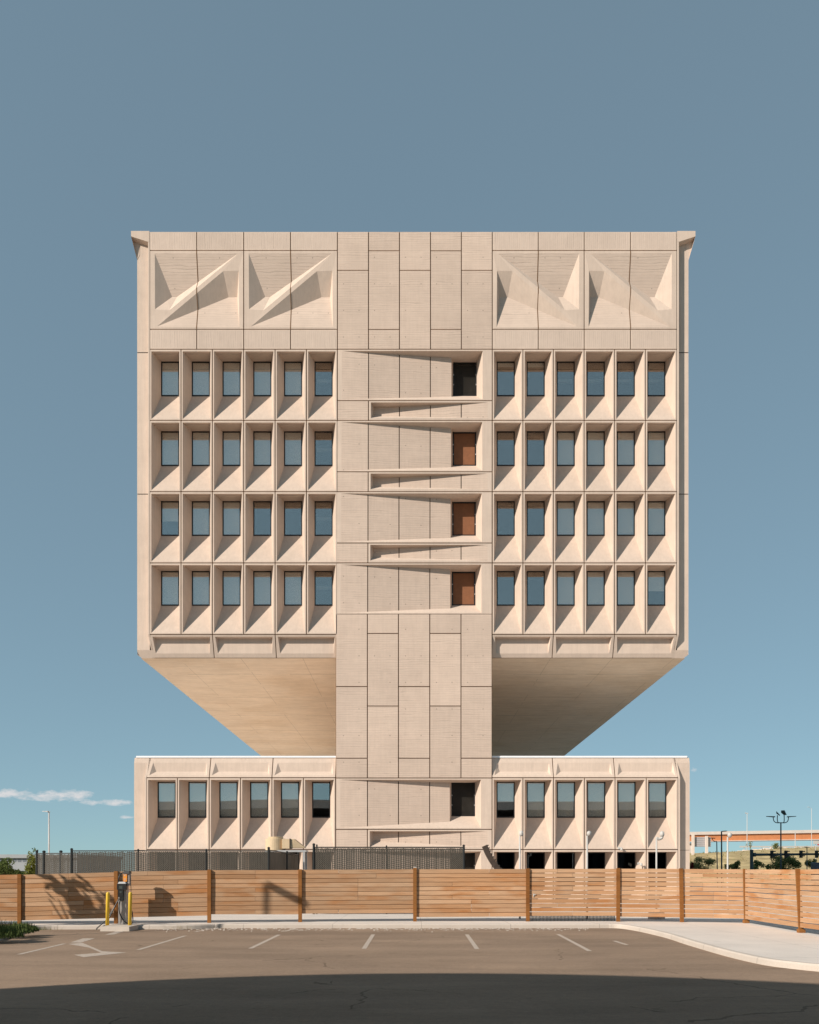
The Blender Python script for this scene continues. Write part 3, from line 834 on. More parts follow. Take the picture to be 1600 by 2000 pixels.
# painted markings
mb = MB()
def stroke(a, b, w=.11):
    A, B = gp(*a), gp(*b); t = (B - A).normalized(); n = Vector((-t.y, t.x, 0)) * w / 2
    z = Vector((0, 0, .004))
    mb.face([A - n + z, B - n + z, B + n + z, A + n + z], M['paint'])
for a, b in (((37, 1864.5), (126, 1843.5)), ((270, 1855.5), (362, 1828)), ((381, 1820.5), (411, 1814.3)), ((489, 1853), (545, 1826)),
             ((556, 1819.5), (575, 1813.8)), ((711, 1853.5), (729, 1825.5)), ((912, 1825.5), (932, 1854)), ((1090, 1825), (1152, 1858)),
             ((1200, 1838), (1225, 1846))):
    stroke(a, b)
tag(mb.build('road_markings', None, (0, 0, 0)), kind='structure')
z = Vector((0, 0, .004))
mb = MB()
def poly(pts):
    mb.face([gp(p[0] * .3125, 1680 + p[1] * .3125) + z for p in pts], M['paint'])
poly([(424, 525), (516, 518), (640, 571), (793, 579), (640, 580), (632, 580), (560, 549)])
poly([(632, 580), (793, 579), (525, 608), (463, 593)])
poly([(440, 516), (518, 490), (593, 490), (504, 517)])
poly([(655, 468), (730, 444), (775, 446), (712, 466)])
tag(mb.build('arrow_marking', None, (0, 0, 0)), kind='structure')

# ================================================================== WOODEN FENCE
wf = empty('wooden_fence', (-0.5, 28.2, KZ), 'long low cedar fence of horizontal boards in front of the building', 'fence')
def zz(py, Y): return EYE + (HY - py) * Y / F
P = []   # x, y of the posts
for px, Y in ((38.5, 26.85), (227, 27.0), (409, 27.4), (586.5, 27.8), (810.5, 28.2), (1031, 28.2), (1207.5, 28.1), (1332, 27.8), (1457.5, 27.3), (1565, 23.0)):
    P.append(((px - VX) * Y / F, Y))
P = [(-16.4, 26.5)] + P + [(10.85, 19.2)]
panels = [  # top px / bottom px at each end
    (None, None, 1.70, .26, zz(1708, 26.85), zz(1799, 26.85)),
    (1, 2, zz(1708.3, 26.85), zz(1798.5, 26.85), zz(1703.2, 27.0), zz(1793.5, 27.0)),
    (2, 3, zz(1702.3, 27.0), zz(1792.8, 27.0), zz(1699.6, 27.4), zz(1788.6, 27.4)),
    (3, 4, zz(1699.4, 27.4), zz(1786.5, 27.4), zz(1699, 27.8), zz(1786.3, 27.8)),
    (4, 5, zz(1698.7, 27.8), zz(1785.2, 27.8), zz(1697.6, 28.2), zz(1784, 28.2)),
    (5, 6, zz(1697.4, 28.2), zz(1791.6, 28.2), zz(1697.2, 28.2), zz(1790.5, 28.2)),
    (6, 7, zz(1697.0, 28.2), zz(1789.4, 28.2), zz(1696.6, 28.1), zz(1789.4, 28.1)),
    (7, 8, zz(1696.4, 28.1), zz(1790.8, 28.1), zz(1696.6, 27.8), zz(1792.3, 27.8)),
    (8, 9, zz(1696.8, 27.8), zz(1792.6, 27.8), zz(1697.6, 27.3), zz(1795, 27.3)),
    (9, 10, zz(1697.8, 27.3), zz(1795.4, 27.3), zz(1698, 23), zz(1812, 23)),
    (10, 11, zz(1698, 23), zz(1812, 23), 1.93, .30)]
def fence_panel(A, B, p, gap, name, split):
    ax, ay = A; bx, by = B
    u = Vector((bx - ax, by - ay, 0)); ln = u.length; u.normalize(); n = Vector((-u.y, u.x, 0))
    if n.y < 0: n = -n
    ta, ba, tb, bb = p[2:6]
    cnt = round((ta - ba) / .148)
    mb = MB(); off = n * .025; th = n * .022
    a0 = Vector((ax, ay, 0)) + off + u * .01; b0 = Vector((bx, by, 0)) + off - u * .01
    for i in range(cnt):
        z0a, z1a = ba + (ta - ba) * i / cnt + gap / 2, ba + (ta - ba) * (i + 1) / cnt - gap / 2
        z0b, z1b = bb + (tb - bb) * i / cnt + gap / 2, bb + (tb - bb) * (i + 1) / cnt - gap / 2
        if gap < .015 and i:
            Z = lambda v, z: Vector((v.x, v.y, z)); bk = n * .026
            mb.hexa([Z(a0 + bk, z0a - .02), Z(b0 + bk, z0b - .02), Z(b0 + bk + th * .3, z0b - .02), Z(a0 + bk + th * .3, z0a - .02)],
                    [Z(a0 + bk, z0a + .02), Z(b0 + bk, z0b + .02), Z(b0 + bk + th * .3, z0b + .02), Z(a0 + bk + th * .3, z0a + .02)], M['post'])
        fs = [0.0, 1.0]
        if split and R.random() < .75: fs = [0.0, R.choice((.5, .5, .33, .66)), 1.0]
        for f0, f1 in zip(fs, fs[1:]):
            e = .0012 if len(fs) > 2 else 0
            f0 += e; f1 -= e
            j = n * R.uniform(-.004, .004); w = R.uniform(-.003, .003)
            q0, q1 = a0 + (b0 - a0) * f0 + j, a0 + (b0 - a0) * f1 + j
            zl = lambda f, lo, hi: lo + (hi - lo) * f
            lo0, lo1, hi0, hi1 = zl(f0, z0a, z0b) + w, zl(f1, z0a, z0b) + w, zl(f0, z1a, z1b) + w * .5, zl(f1, z1a, z1b) + w * .5
            Z = lambda v, z: Vector((v.x, v.y, z))
            mb.hexa([Z(q0, lo0), Z(q1, lo1), Z(q1 + th, lo1), Z(q0 + th, lo0)], [Z(q0, hi0), Z(q1, hi1), Z(q1 + th, hi1), Z(q0 + th, hi0)], M['wood'])
    return mb.build(name, wf)
for i in range(len(P) - 1):
    fence_panel(P[i], P[i + 1], panels[i], .013 if i < 5 else .0145 if i == 5 else .019, 'gate_panel' if i == 6 else 'fence_panel', True)
    if i == 6: [c for c in wf.children if c.name.startswith('gate_panel')][0]['label'] = 'gate panel of cedar boards with a small pale latch'
for i, (x, y) in enumerate(P):
    top = panels[min(i, len(panels) - 1)][2] + .012
    if i == 5: top += .03
    mb = MB(); w = .06
    lean = (0, 0) if i < 8 else (-.03, 0) if i == 8 else (-.04, 0) if i == 9 else (-.10, 0)
    b = [(x - w, y - .045, KZ - .05), (x + w, y - .045, KZ - .05), (x + w, y + .022, KZ - .05), (x - w, y + .022, KZ - .05)]
    t = [(q[0] + lean[0], q[1], top) for q in b]
    mb.hexa(b, t, M['post'])
    if i == 5:
        mb.box((x - .05, y - .05, top), (x + .05, y + .035, top + .03), M['white'])
    if i in (9, 10):
        mb.box((x - .085, y - .085, KZ - .004), (x + .085, y + .085, KZ + .10), M['post'])
    mb.build('fence_post', wf)
# latch and wire screen of the gate
gx = P[6][0] + .2
mb = MB(); mb.box((gx - .015, P[6][1] - .01, .98), (gx + .02, P[6][1] + .055, 1.08), M['white']); mb.box((gx + .02, P[6][1] - .02, 1.04), (gx + .07, P[6][1] + .01, 1.07), M['white'])
mb.build('gate_latch', wf)
mb = MB(); a, b = P[6], P[7]
for k in range(62):
    x = a[0] + .08 + (b[0] - a[0] - .16) * k / 61
    mb.box((x - .009, a[1] + .085, KZ), (x + .009, a[1] + .095, .34), M['black_metal'])
for zc in (.17, .215, .26, .30):
    mb.box((a[0] + .05, a[1] + .096, zc - .008), (b[0] - .05, a[1] + .102, zc + .008), M['black_metal'])
mb.build('wire_screen', wf)

# ================================================================== CHAIN LINK FENCES
def slat_run(mb, A, B, z0, z1, pitch=.07, fill=.72):
    u = Vector((B[0] - A[0], B[1] - A[1], 0)); ln = u.length; u.normalize(); n = Vector((-u.y, u.x, 0)) * .006
    n_ = int(ln / pitch); a = Vector((A[0], A[1], 0))
    for k in range(n_):
        p = a + u * (k * pitch); q = p + u * pitch * (fill + R.uniform(-.08, .08)); zt = z1 - .07 + R.uniform(-.02, .02)
        Z = lambda v, z: Vector((v.x, v.y, z))
        mb.hexa([Z(p - n, z0), Z(q - n, z0), Z(q + n, z0), Z(p + n, z0)], [Z(p - n, zt), Z(q - n, zt), Z(q + n, zt), Z(p + n, zt)], M['slat'])
def wire_run(mb, A, B, z0, z1, st=.085):
    u = Vector((B[0] - A[0], B[1] - A[1], 0)); ln = u.length; u.normalize(); n = Vector((-u.y, u.x, 0))
    a = Vector((A[0], A[1], 0)) - n * .014 if n.y > 0 else Vector((A[0], A[1], 0)) + n * .014
    h = z1 - z0; r = .0085
    k = -int(h / st)
    while k * st < ln:
        for sg in (1, -1):
            s0 = k * st; s1 = s0 + h
            c0, c1 = max(s0, 0), min(s1, ln)
            if c1 - c0 > .03:
                za, zb = (z0 + (c0 - s0), z0 + (c1 - s0)) if sg > 0 else (z1 - (c0 - s0), z1 - (c1 - s0))
                p, q = a + u * c0, a + u * c1
                d = Vector((0, 0, r)); o = Vector((0, .002 * sg, 0))
                mb.face([Vector((p.x, p.y, za - r)) + o, Vector((q.x, q.y, zb - r)) + o, Vector((q.x, q.y, zb + r)) + o, Vector((p.x, p.y, za + r)) + o], M['wire'])
        k += 1
def chain_fence(name, label, segs, posts, fill=.74):
    root = empty(name, (segs[0][0][0], segs[0][0][1], KZ), label, 'fence', 'chain link fences')
    for A, B, zt in segs:
        mb = MB(); slat_run(mb, A, B, KZ + .05, zt, fill=fill); mb.build('slat_infill', root)
        mb = MB(); wire_run(mb, A, B, KZ + .6, zt); mb.build('chain_mesh', root)
        mb = MB(); mb.tube([(A[0], A[1], zt - .02), (B[0], B[1], zt - .02)], .022, M['black_metal'], 8); mb.build('top_rail', root)
    for x, y, zt, r in posts:
        mb = MB(); mb.tube([(x, y, KZ - .05), (x, y, zt)], r, M['black_metal'], 10)
        mb.lathe([(r * 1.15, 0), (r * 1.15, .03), (r * .5, .06)], (x, y, zt), M['black_metal'], 10)
        mb.build('fence_post', root)
    return root
c1 = at(140, 1661, 33); c2 = at(525, 1659.5, 33); c3 = at(583, 1667.5, 42.6); c0 = at(72, 1665, 33.5)
chain_fence('chain_link_fence', 'wide dark chain link fence with slats and a gate, left of the boxy cream vent',
            [((c0.x, c0.y), (c1.x, c1.y), 2.60), ((c1.x, c1.y), (c2.x, c2.y), c1.z), ((c2.x, c2.y), (c3.x, c3.y), c2.z)],
            [(c0.x, c0.y, 2.66, .05), (at(86, 0, 33.4).x, 33.4, 2.64, .06), (at(119, 0, 33.2).x, 33.2, 2.64, .06), (c1.x, c1.y, c1.z + .03, .05),
             (at(270, 0, 33).x, 33.0, c1.z, .035), (at(403, 0, 33).x, 33.0, c1.z, .035), (c2.x, c2.y, c2.z + .05, .05), (c2.x + .05, 37.5, c2.z, .04), (c3.x, c3.y, c3.z + .02, .05)])
c4 = at(614, 1654, 33); c5 = at(906, 1654.5, 33)
chain_fence('chain_link_fence', 'brown chain link screen of slats standing before the tower core',
            [((c4.x, c4.y), (c5.x, c5.y), c4.z)],
            [(c4.x - .02, c4.y, c4.z + .08, .05), (c4.x + .1, c4.y + .02, c4.z + .04, .03), (at(755, 0, 33).x, 33.03, c4.z, .03), (c5.x, c5.y, c5.z + .04, .045)], fill=.8)

# ================================================================== CHARGER AND BOLLARDS
pad = [ground_at(206, 1819), ground_at(257.5, 1818.6)]
mb = MB(); x0, x1 = -9.62, -8.72
mb.hexa([(x0, 25.25, -.02), (x1, 25.25, -.02), (x1, 26.75, -.02), (x0, 26.75, -.02)], [(x0 + .01, 25.27, .142), (x1 - .01, 25.27, .142), (x1, 26.75, .142), (x0, 26.75, .142)], M['kerb'])
tag(mb.build('charger_pad'), 'pale concrete pad jutting from the kerb beneath the charging post', 'concrete pad')
CY = 26.42; q = CY / F
def cp(px, py, dy=0.0): return Vector(((px - VX) * q, CY + dy, EYE + (HY - py) * q))
ch = empty('charging_station', cp(240, 1808), 'grey car charging post with black holster, amber front and looping cables', 'charger')
ch.location.z = .142
mb = MB(); a, b = cp(230.5, 1808), cp(246.8, 1727)
mb.box((a.x, CY + .02, .142), (a.x + .10, CY + .20, b.z), M['grey_dark'])
mb.hexa([(a.x + .10, CY - .06, .142), (b.x, CY - .02, .142), (b.x, CY + .22, .142), (a.x + .10, CY + .20, .142)],
        [(a.x + .10, CY - .06, b.z), (b.x, CY - .02, b.z), (b.x, CY + .22, b.z), (a.x + .10, CY + .20, b.z)], M['grey_metal'])
mb.build('column', ch)
mb = MB(); a, b = cp(241, 1730), cp(252, 1706)
mb.box((a.x, CY + .02, a.z), (b.x, CY + .20, b.z), M['grey_metal']); mb.build('upper_column', ch)
mb = MB(); a2, b2 = cp(241.3, 1722), cp(248.2, 1704.5)
mb.box((a2.x, CY - .01, a2.z), (b2.x, CY + .018, b2.z), M['amber']); am = mb.build('amber_panel', ch)
mb = MB(); c = (a2.x + b2.x) / 2; zt = b2.z
def wb(x0, x1, z0, z1): mb.box((c + x0, CY - .014, zt + z0), (c + x1, CY - .0105, zt + z1), M['white'])
wb(-.035, -.022, -.085, -.03); wb(.022, .035, -.085, -.03); wb(-.022, .022, -.085, -.070); wb(-.008, .008, -.115, -.085)
wb(-.034, .034, -.20, -.19); wb(-.034, .03, -.225, -.215); wb(-.034, .02, -.25, -.24)
mb.build('plug_symbol', am)
mb = MB(); a, b = cp(239.5, 1706.5), cp(253, 1701)
mb.hexa([(a.x, CY - .03, a.z), (b.x, CY - .03, a.z), (b.x, CY + .22, a.z), (a.x, CY + .22, a.z)],
        [(a.x + .05, CY, b.z), (b.x - .02, CY, b.z), (b.x - .02, CY + .2, b.z), (a.x + .05, CY + .2, b.z)], M['black_plastic']); mb.build('cap', ch)
mb = MB()
def bx(x0, y0, x1, y1, d0, d1, m): 
    a, b = cp(x0, y1), cp(x1, y0); mb.box((a.x, CY + d0, a.z), (b.x, CY + d1, b.z), m)
bx(231, 1726, 249, 1738, -.12, .0, M['black_plastic']); bx(233.5, 1738, 243, 1752, -.13, -.02, M['black_plastic']); bx(236, 1752, 243, 1759.5, -.12, -.03, M['black_plastic'])
bx(230, 1730, 231, 1737, -.08, .02, M['black_plastic'])
hd = mb.build('holster', ch)
mb = MB(); bx(235, 1730, 242, 1736, -.126, -.121, M['screen']); bx(236.5, 1741, 240.5, 1744, -.136, -.131, M['screen']); mb.build('display', hd)
mb = MB(); a, b = cp(232.5, 1726), cp(248, 1722.3)
mb.hexa([(a.x, CY - .12, a.z), (b.x, CY - .12, a.z), (b.x, CY + .02, a.z), (a.x, CY + .02, a.z)], [(a.x + .03, CY - .09, b.z), (b.x - .03, CY - .09, b.z), (b.x - .03, CY, b.z), (a.x + .03, CY, b.z)], M['galv']); mb.build('hood', ch)
def cable(pts, r=.018):
    mb = MB(); mb.tube(smooth([cp(x, y, d) for x, y, d in pts], 8), r, M['black_plastic'], 6); mb.build('cable', ch, smooth=True)
cable([(242, 1703.5, .05), (236, 1707, -.02), (233.5, 1715, -.06), (232.5, 1726, -.06)])
cable([(235.5, 1755, -.13), (226, 1775, -.22), (214, 1796, -.3), (199, 1812.0, -.42), (206, 1814.5, -.5), (213, 1809, -.4), (222, 1788, -.3), (233, 1759, -.14)])
cable([(252, 1704, .08), (254, 1722, .06), (255, 1745, .05), (255, 1790, .0), (257, 1803, -.02)], .009)
cable([(236.5, 1760, -.1), (236, 1775, -.16), (241, 1790, -.2), (250, 1801, -.2), (259, 1803.5, -.12), (260.5, 1795, -.05), (258, 1780, .0)])
for k, (px, Y) in enumerate(((209.6, 25.95), (253.6, 25.95))):
    x = (px - VX) * Y / F; mb = MB(); r = .056; ln = .016 if k else .02
    prof = [(r, -.02), (r, .98), (r * .97, 1.01), (r * .8, 1.035), (r * .4, 1.05)]
    vs = MB(); vs.lathe(prof, (x, Y, .142), M['yellow'], 18)
    for v in vs.v: v.x += (v.z - .142) * ln
    o = vs.build('bollard', None, (x, Y, .142), smooth=True)
    tag(o, 'yellow steel bollard with a cable coil lying at its foot' if k == 0 else 'yellow steel bollard close against the grey charging column', 'bollard', 'yellow bollards guarding the charger')

# ================================================================== WHITE CAMERA POLES
def camera_pole(px, py, label, style, Y=29.6, base=False):
    b = Vector(((px - VX) * Y / F, Y, KZ - .004)); top = EYE + (HY - py) * Y / F
    root = empty('camera_pole', b, label, 'pole', 'slim white poles with rounded heads')
    mb = MB(); mb.tube([b, (b.x, b.y, top - .1)], .036, M['white'], 12, r2=.03); mb.build('pole', root, smooth=True)
    mb = MB(); 
    if style == 'round':
        mb.lathe([(.03, -.07), (.07, -.03), (.085, .03), (.075, .08), (.03, .12)], (b.x + .06, b.y - .05, top - .05), M['white'], 16)
    elif style == 'hook':
        mb.tube(smooth([Vector((b.x, b.y, top - .12)), Vector((b.x + .08, b.y, top - .17)), Vector((b.x + .19, b.y, top - .12)), Vector((b.x + .21, b.y, top - .02))], 5), .05, M['white'], 10)
        mb.lathe([(.05, -.05), (.085, 0), (.08, .10), (.03, .15)], (b.x + .2, b.y, top - .03), M['white'], 12)
    else:
        mb.lathe([(.05, -.1), (.08, -.05), (.075, .06), (.03, .1)], (b.x + .05, b.y - .03, top), M['white'], 12)
    mb.build('camera_head', root, smooth=True)
    if base:
        mb = MB(); mb.lathe([(.30, 0), (.30, .20), (.28, .23), (.08, .235)], b, M['kerb'], 20); mb.build('footing', root)
camera_pole(1015.5, 1628, 'slim white pole with small head beside the dark curved ribbed arm', 'small')
camera_pole(1147, 1627, 'slim white pole with fat round head behind the gate panel', 'round')
camera_pole(1282.5, 1630, 'slim white pole whose hooked head curls up like a swan neck', 'hook', base=True)
camera_pole(1421.5, 1630, 'slim white pole with round head standing clear of the tower under the orange bridge', 'round', Y=31, base=True)

# ================================================================== CREAM VENT AND DARK CURVED ARM
Y = 40.0; q = Y / F
ven = empty('roof_vent', Vector(((545 - VX) * q, Y, KZ)), 'cream round ventilation drum with a tapering duct above the slatted fence', 'vent')
def vp(px, py, dy=0.0): return Vector(((px - VX) * q, Y + dy, EYE + (HY - py) * q))
c = vp(538.5, 1661); mb = MB()
mb.lathe([(.49, 0), (.49, .56), (.37, .575), (.37, .64), (.34, .655)], c, M['cream'], 32); mb.build('drum', ven, smooth=False)
mb = MB(); a, b = vp(554, 1658), vp(568.5, 1639.5); mb.box((a.x, Y - .5, a.z), (b.x, Y + .25, b.z), M['cream']); mb.build('outlet_box', ven)
mb = MB(); a, b = vp(570, 1656.5), vp(598, 1639.5); m_ = vp(577, 1639.5)
mb.hexa([(a.x, Y - .45, a.z), (b.x, Y - .35, a.z), (b.x, Y + .2, a.z), (a.x, Y + .25, a.z)], [(a.x, Y - .45, b.z), (m_.x, Y - .45, b.z), (m_.x, Y + .25, b.z), (a.x, Y + .25, b.z)], M['cream'])
mb.build('duct', ven)
mb = MB(); a, b = vp(568.5, 1657.5), vp(570, 1638.8); mb.box((a.x, Y - .52, a.z), (b.x, Y + .28, b.z), M['ramp']); mb.build('flange', ven)
mb = MB(); a = vp(521, 1664.5); b = vp(600, 1661)
mb.box((a.x, Y - .45, a.z), (b.x, Y + .45, b.z), M['galv'])
for x in (a.x + .1, b.x - .1):
    for yy in (Y - .4, Y + .4): mb.box((x - .04, yy - .04, KZ - .02), (x + .04, yy + .04, a.z), M['galv'])
mb.build('stand', ven)

Y = 37.5; q = Y / F
arm = empty('curved_arm', Vector(((985 - VX) * q, Y, KZ)), 'dark curved ribbed arm leaning up over the fence beside the core window', 'loading arm')
cen = smooth([vp(946.5, 1652), vp(953.5, 1668), vp(964, 1686), vp(978, 1704), vp(1000, 1728), vp(1018, 1750), vp(1034, 1774)], 6)
mb = MB(); w = .115
for i in range(len(cen) - 1):
    t0 = (cen[min(i + 1, len(cen) - 1)] - cen[max(i - 1, 0)]).normalized(); t1 = (cen[min(i + 2, len(cen) - 1)] - cen[i]).normalized()
    n0, n1 = Vector((t0.z, 0, -t0.x)) * w, Vector((t1.z, 0, -t1.x)) * w
    a, b = cen[i], cen[i + 1]; y0, y1 = Vector((0, -.2, 0)), Vector((0, .2, 0))
    mb.hexa([a - n0 + y0, a + n0 + y0, a + n0 + y1, a - n0 + y1], [b - n1 + y0, b + n1 + y0, b + n1 + y1, b - n1 + y1], M['ramp'])
mb.build('deck', arm)
mb = MB()
for i in range(1, len(cen) - 1, 2):
    t0 = (cen[i + 1] - cen[i - 1]).normalized(); n0 = Vector((t0.z, 0, -t0.x)) * -1
    if n0.x < 0: n0 = -n0
    p = cen[i] + n0 * w
    mb.hexa([p - t0 * .025 + Vector((0, -.23, 0)), p + t0 * .025 + Vector((0, -.23, 0)), p + t0 * .025 + Vector((0, .23, 0)), p - t0 * .025 + Vector((0, .23, 0))],
            [p - t0 * .025 + n0 * .05 + Vector((0, -.23, 0)), p + t0 * .025 + n0 * .05 + Vector((0, -.23, 0)), p + t0 * .025 + n0 * .05 + Vector((0, .23, 0)), p - t0 * .025 + n0 * .05 + Vector((0, .23, 0))], M['black_metal'])
mb.build('cleats', arm)

# ================================================================== PLANTS
def leaf_cloud(mb, c, rad, n, size, mat, clumps=9, flat=1.0):
    c = Vector(c); cl = []
    for k in range(clumps):
        while True:
            p = Vector((R.uniform(-1, 1), R.uniform(-1, 1), R.uniform(-1, 1)))
            if p.length < 1: break
        cl.append((Vector((p.x * rad[0] * .72, p.y * rad[1] * .72, p.z * rad[2] * .72)), R.uniform(.28, .5)))
    for k in range(n):
        o, f = R.choice(cl)
        d = Vector((R.gauss(0, 1), R.gauss(0, 1), R.gauss(0, 1))).normalized() * (R.random() ** .5)
        p = c + o + Vector((d.x * rad[0] * f, d.y * rad[1] * f, d.z * rad[2] * f))
        a = Vector((R.gauss(0, 1), R.gauss(0, 1), R.gauss(0, 1) * flat)).normalized(); b = a.orthogonal().normalized()
        s = size * R.uniform(.6, 1.4)
        mb.face([p - a * s, p + b * s * .45, p + a * s, p - b * s * .45], mat)
def plant(name, label, cat, base, rad, h, n, size, mat, group=None, trunk=.04, clumps=9):
    root = empty(name, base, label, cat, group)
    b = Vector(base); mb = MB(); top = b + Vector((0, 0, h))
    mb.tube([b - Vector((0, 0, .1)), b + Vector((rad[0] * .05, 0, h * .5)), top], trunk, M['bark'], 7, r2=trunk * .4)
    for k in range(5):
        th = k * 1.3 + R.random(); e = top + Vector((math.cos(th) * rad[0] * .6, math.sin(th) * rad[1] * .6, R.uniform(-.2, .5) * rad[2]))
        mb.tube([b + Vector((rad[0] * .05, 0, h * R.uniform(.4, .8))), e], trunk * .4, M['bark'], 5, r2=trunk * .15)
    mb.build('trunk', root)
    mb = MB(); leaf_cloud(mb, top, rad, n, size, mat, clumps); mb.build('crown', root)
    return root
# trees out beyond the left edge whose shade dapples the boards
plant('tree', 'leafy roadside tree beside the lot, its shade dappling the cedar boards', 'tree', (-17.2, 22.4, KZ), (.95, .95, 1.1), 4.75, 150, .2, M['leaf_dark'], 'trees beside the parking lot', .11, 10)
plant('tree', 'slender young tree shading the asphalt left of the painted arrow', 'tree', (-15.4, 17.9, 0.1), (0.8, 0.8, .8), 3.2, 160, .16, M['leaf_olive'], 'trees beside the parking lot', .09, 7)
plant('tree', 'bushy low tree nearest the kerb bed, shading the fence end', 'tree', (-19.8, 21.0, KZ), (.9, .9, 1.0), 3.6, 200, .18, M['leaf_dark'], 'trees beside the parking lot', .08, 8)
# low evergreen shrubs on the bed
for k, (px, py, rx, h) in enumerate(((10, 1827, .5, .34), (32, 1823, .36, .27), (-30, 1836, .7, .45))):
    g = ground_at(px, py, KZ); g.y += .55; root = empty('shrub', g, ('low dark green shrub at the corner of the kerb bed', 'small shrub tucked against the first fence post', 'spreading shrub running out past the frame edge')[k], 'shrub', 'shrubs in the kerb bed')
    mb = MB()
    for i in range(900):
        th = R.uniform(0, 6.28); rr = rx * math.sqrt(R.random()); x, y = g.x + rr * math.cos(th), g.y + rr * .8 * math.sin(th)
        hh = h * (1 - (rr / rx) ** 2 * .6) * R.uniform(.45, 1.15); a = Vector((R.gauss(0, .25), R.gauss(0, .25), 1)).normalized(); s = Vector((R.gauss(0, 1), R.gauss(0, 1), 0)).normalized() * .012
        p = Vector((x, y, KZ + R.random() * hh * .6)); t = p + a * hh * .55
        mb.face([p - s, p + s, t + s * .3, t - s * .3], M['leaf_dark'])
    mb.build('foliage', root)
mb = MB()
for px, py, n, sp in ((62, 1816, 60, .35), (76, 1817, 40, .3), (398, 1813, 50, .35), (412, 1811.5, 30, .2), (1196, 1812, 25, .2), (352, 1815, 25, .3)):
    g = ground_at(px, py)
    for i in range(n):
        p = g + Vector((R.gauss(0, sp), R.gauss(0, .05), 0)); a = Vector((R.gauss(0, .5), R.gauss(0, .5), 1)).normalized() * R.uniform(.06, .2); s = Vector((.006, 0, 0))
        mb.face([p - s, p + s, p + a], M['straw'] if px > 100 else M['leaf_olive'])
tag(mb.build('weeds'), 'dry weeds sprouting along the foot of the kerb', 'weeds', kind='stuff')
mb = MB()
for i in range(700):
    px = R.uniform(300, 1150); g = ground_at(px, 1813 + abs(R.gauss(0, 2.2)) + .6); s = R.uniform(.008, .028)
    z0 = .002; mb.hexa([g + Vector((-s, -s, z0)), g + Vector((s, -s * .7, z0)), g + Vector((s * .8, s, z0)), g + Vector((-s, s * .6, z0))],
            [g + Vector((-s * .5, -s * .4, s * .8)), g + Vector((s * .5, -s * .4, s)), g + Vector((s * .4, s * .5, s * .9)), g + Vector((-s * .5, s * .4, s * .7))], M['kerb'])
tag(mb.build('gravel'), 'loose grit and gravel gathered in the gutter', 'gravel', kind='stuff')

# ================================================================== FAR LEFT
Y = 200.0
wh = empty('warehouse', (-96, Y, 0), 'long low pale grey warehouse on the horizon far left', 'building')
mb = MB(); a, b = at(-120, 1702, Y), at(150, 1676, Y); mb.box((a.x, Y, -.1), (b.x, Y + 30, b.z), M['warehouse'])
mb.build('wall', wh)
mb = MB(); c = at(150, 1669, Y); mb.box((a.x - .5, Y - .6, b.z), (b.x + .5, Y + 30.5, c.z), M['warehouse']); mb.build('roof_band', wh)
mb = MB()
for k in range(26):
    x = a.x + 1 + k * (b.x - a.x - 2) / 26; mb.box((x, Y - .05, b.z - .95), (x + .85, Y - .004, b.z - .25), M['warehouse_dark'])
mb.build('window_band', wh)
plant('bush', 'dark green rounded bush at the far left beyond the fence', 'bush', (at(8, 0, 58).x, 58, -.05), (1.25, 1.0, .9), 1.9, 1900, .10, M['leaf_dark'], 'greenery beyond the fence', .08, 12)
plant('bush', 'low dark bush between the rounded one and the yellowish tree', 'bush', (at(40, 0, 70).x, 70, -.05), (.9, .8, .6), 1.75, 900, .09, M['leaf_dark'], 'greenery beyond the fence', .06, 9)
plant('tree', 'yellow green young tree against the end of the chain link fence', 'tree', (at(62, 0, 50).x, 50, -.05), (.5, .5, 1.0), 2.1, 1500, .07, M['leaf_lime'], 'greenery beyond the fence', .04, 12)
plant('tree', 'thin sapling with a few twigs above the slatted fence end', 'tree', (at(66, 0, 50.6).x, 50.6, -.05), (.35, .3, .35), 3.1, 40, .06, M['leaf_dark'], 'greenery beyond the fence', .025, 5)

def lamp_post(name, label, px, py, Y, arms, r=.07, mat='green_metal', group='lamp posts beyond the fence', z0=-.06, lean=0.0):
    b = Vector(((px - VX) * Y / F, Y, z0)); top = EYE + (HY - py) * Y / F
    root = empty(name, b, label, 'lamp post', group)
    mb = MB(); mb.tube([b, (b.x + lean, b.y, top)], r, M[mat], 10, r2=r * .7); mb.build('pole', root, smooth=True)
    for pts, head in arms:
        P_ = [Vector((b.x + lean + x, b.y + y, top + z)) for x, y, z in pts]
        mb = MB(); mb.tube(smooth(P_, 5) if len(P_) > 2 else P_, r * .5, M[mat], 8); arm_ = mb.build('arm', root)
        if head:
            (hx, hy, hz), (lx, ly, lz), w, th = head
            o = Vector((b.x + lean + hx, b.y + hy, top + hz)); u = Vector((lx, ly, lz)); s = Vector((-u.y, u.x, 0))
            s = (s.normalized() if s.length > 1e-3 else Vector((1, 0, 0))) * w / 2; t = Vector((0, 0, th))
            mb = MB(); mb.hexa([o - s, o + u - s * .8, o + u + s * .8, o + s], [o - s + t, o + u - s * .6 + t * .5, o + u + s * .6 + t * .5, o + s + t], M[mat]); mb.build('lamp_head', root)
    return root
lamp_post('street_lamp', 'pale tapered lamp post with one flat head left of the tower', 95.5, 1586, 75,
          [([(0.1, 0, 0), (-.15, 0, .02)], ((-.05, 0, 0), (-.52, 0, .03), .3, .09))], .085, 'galv')
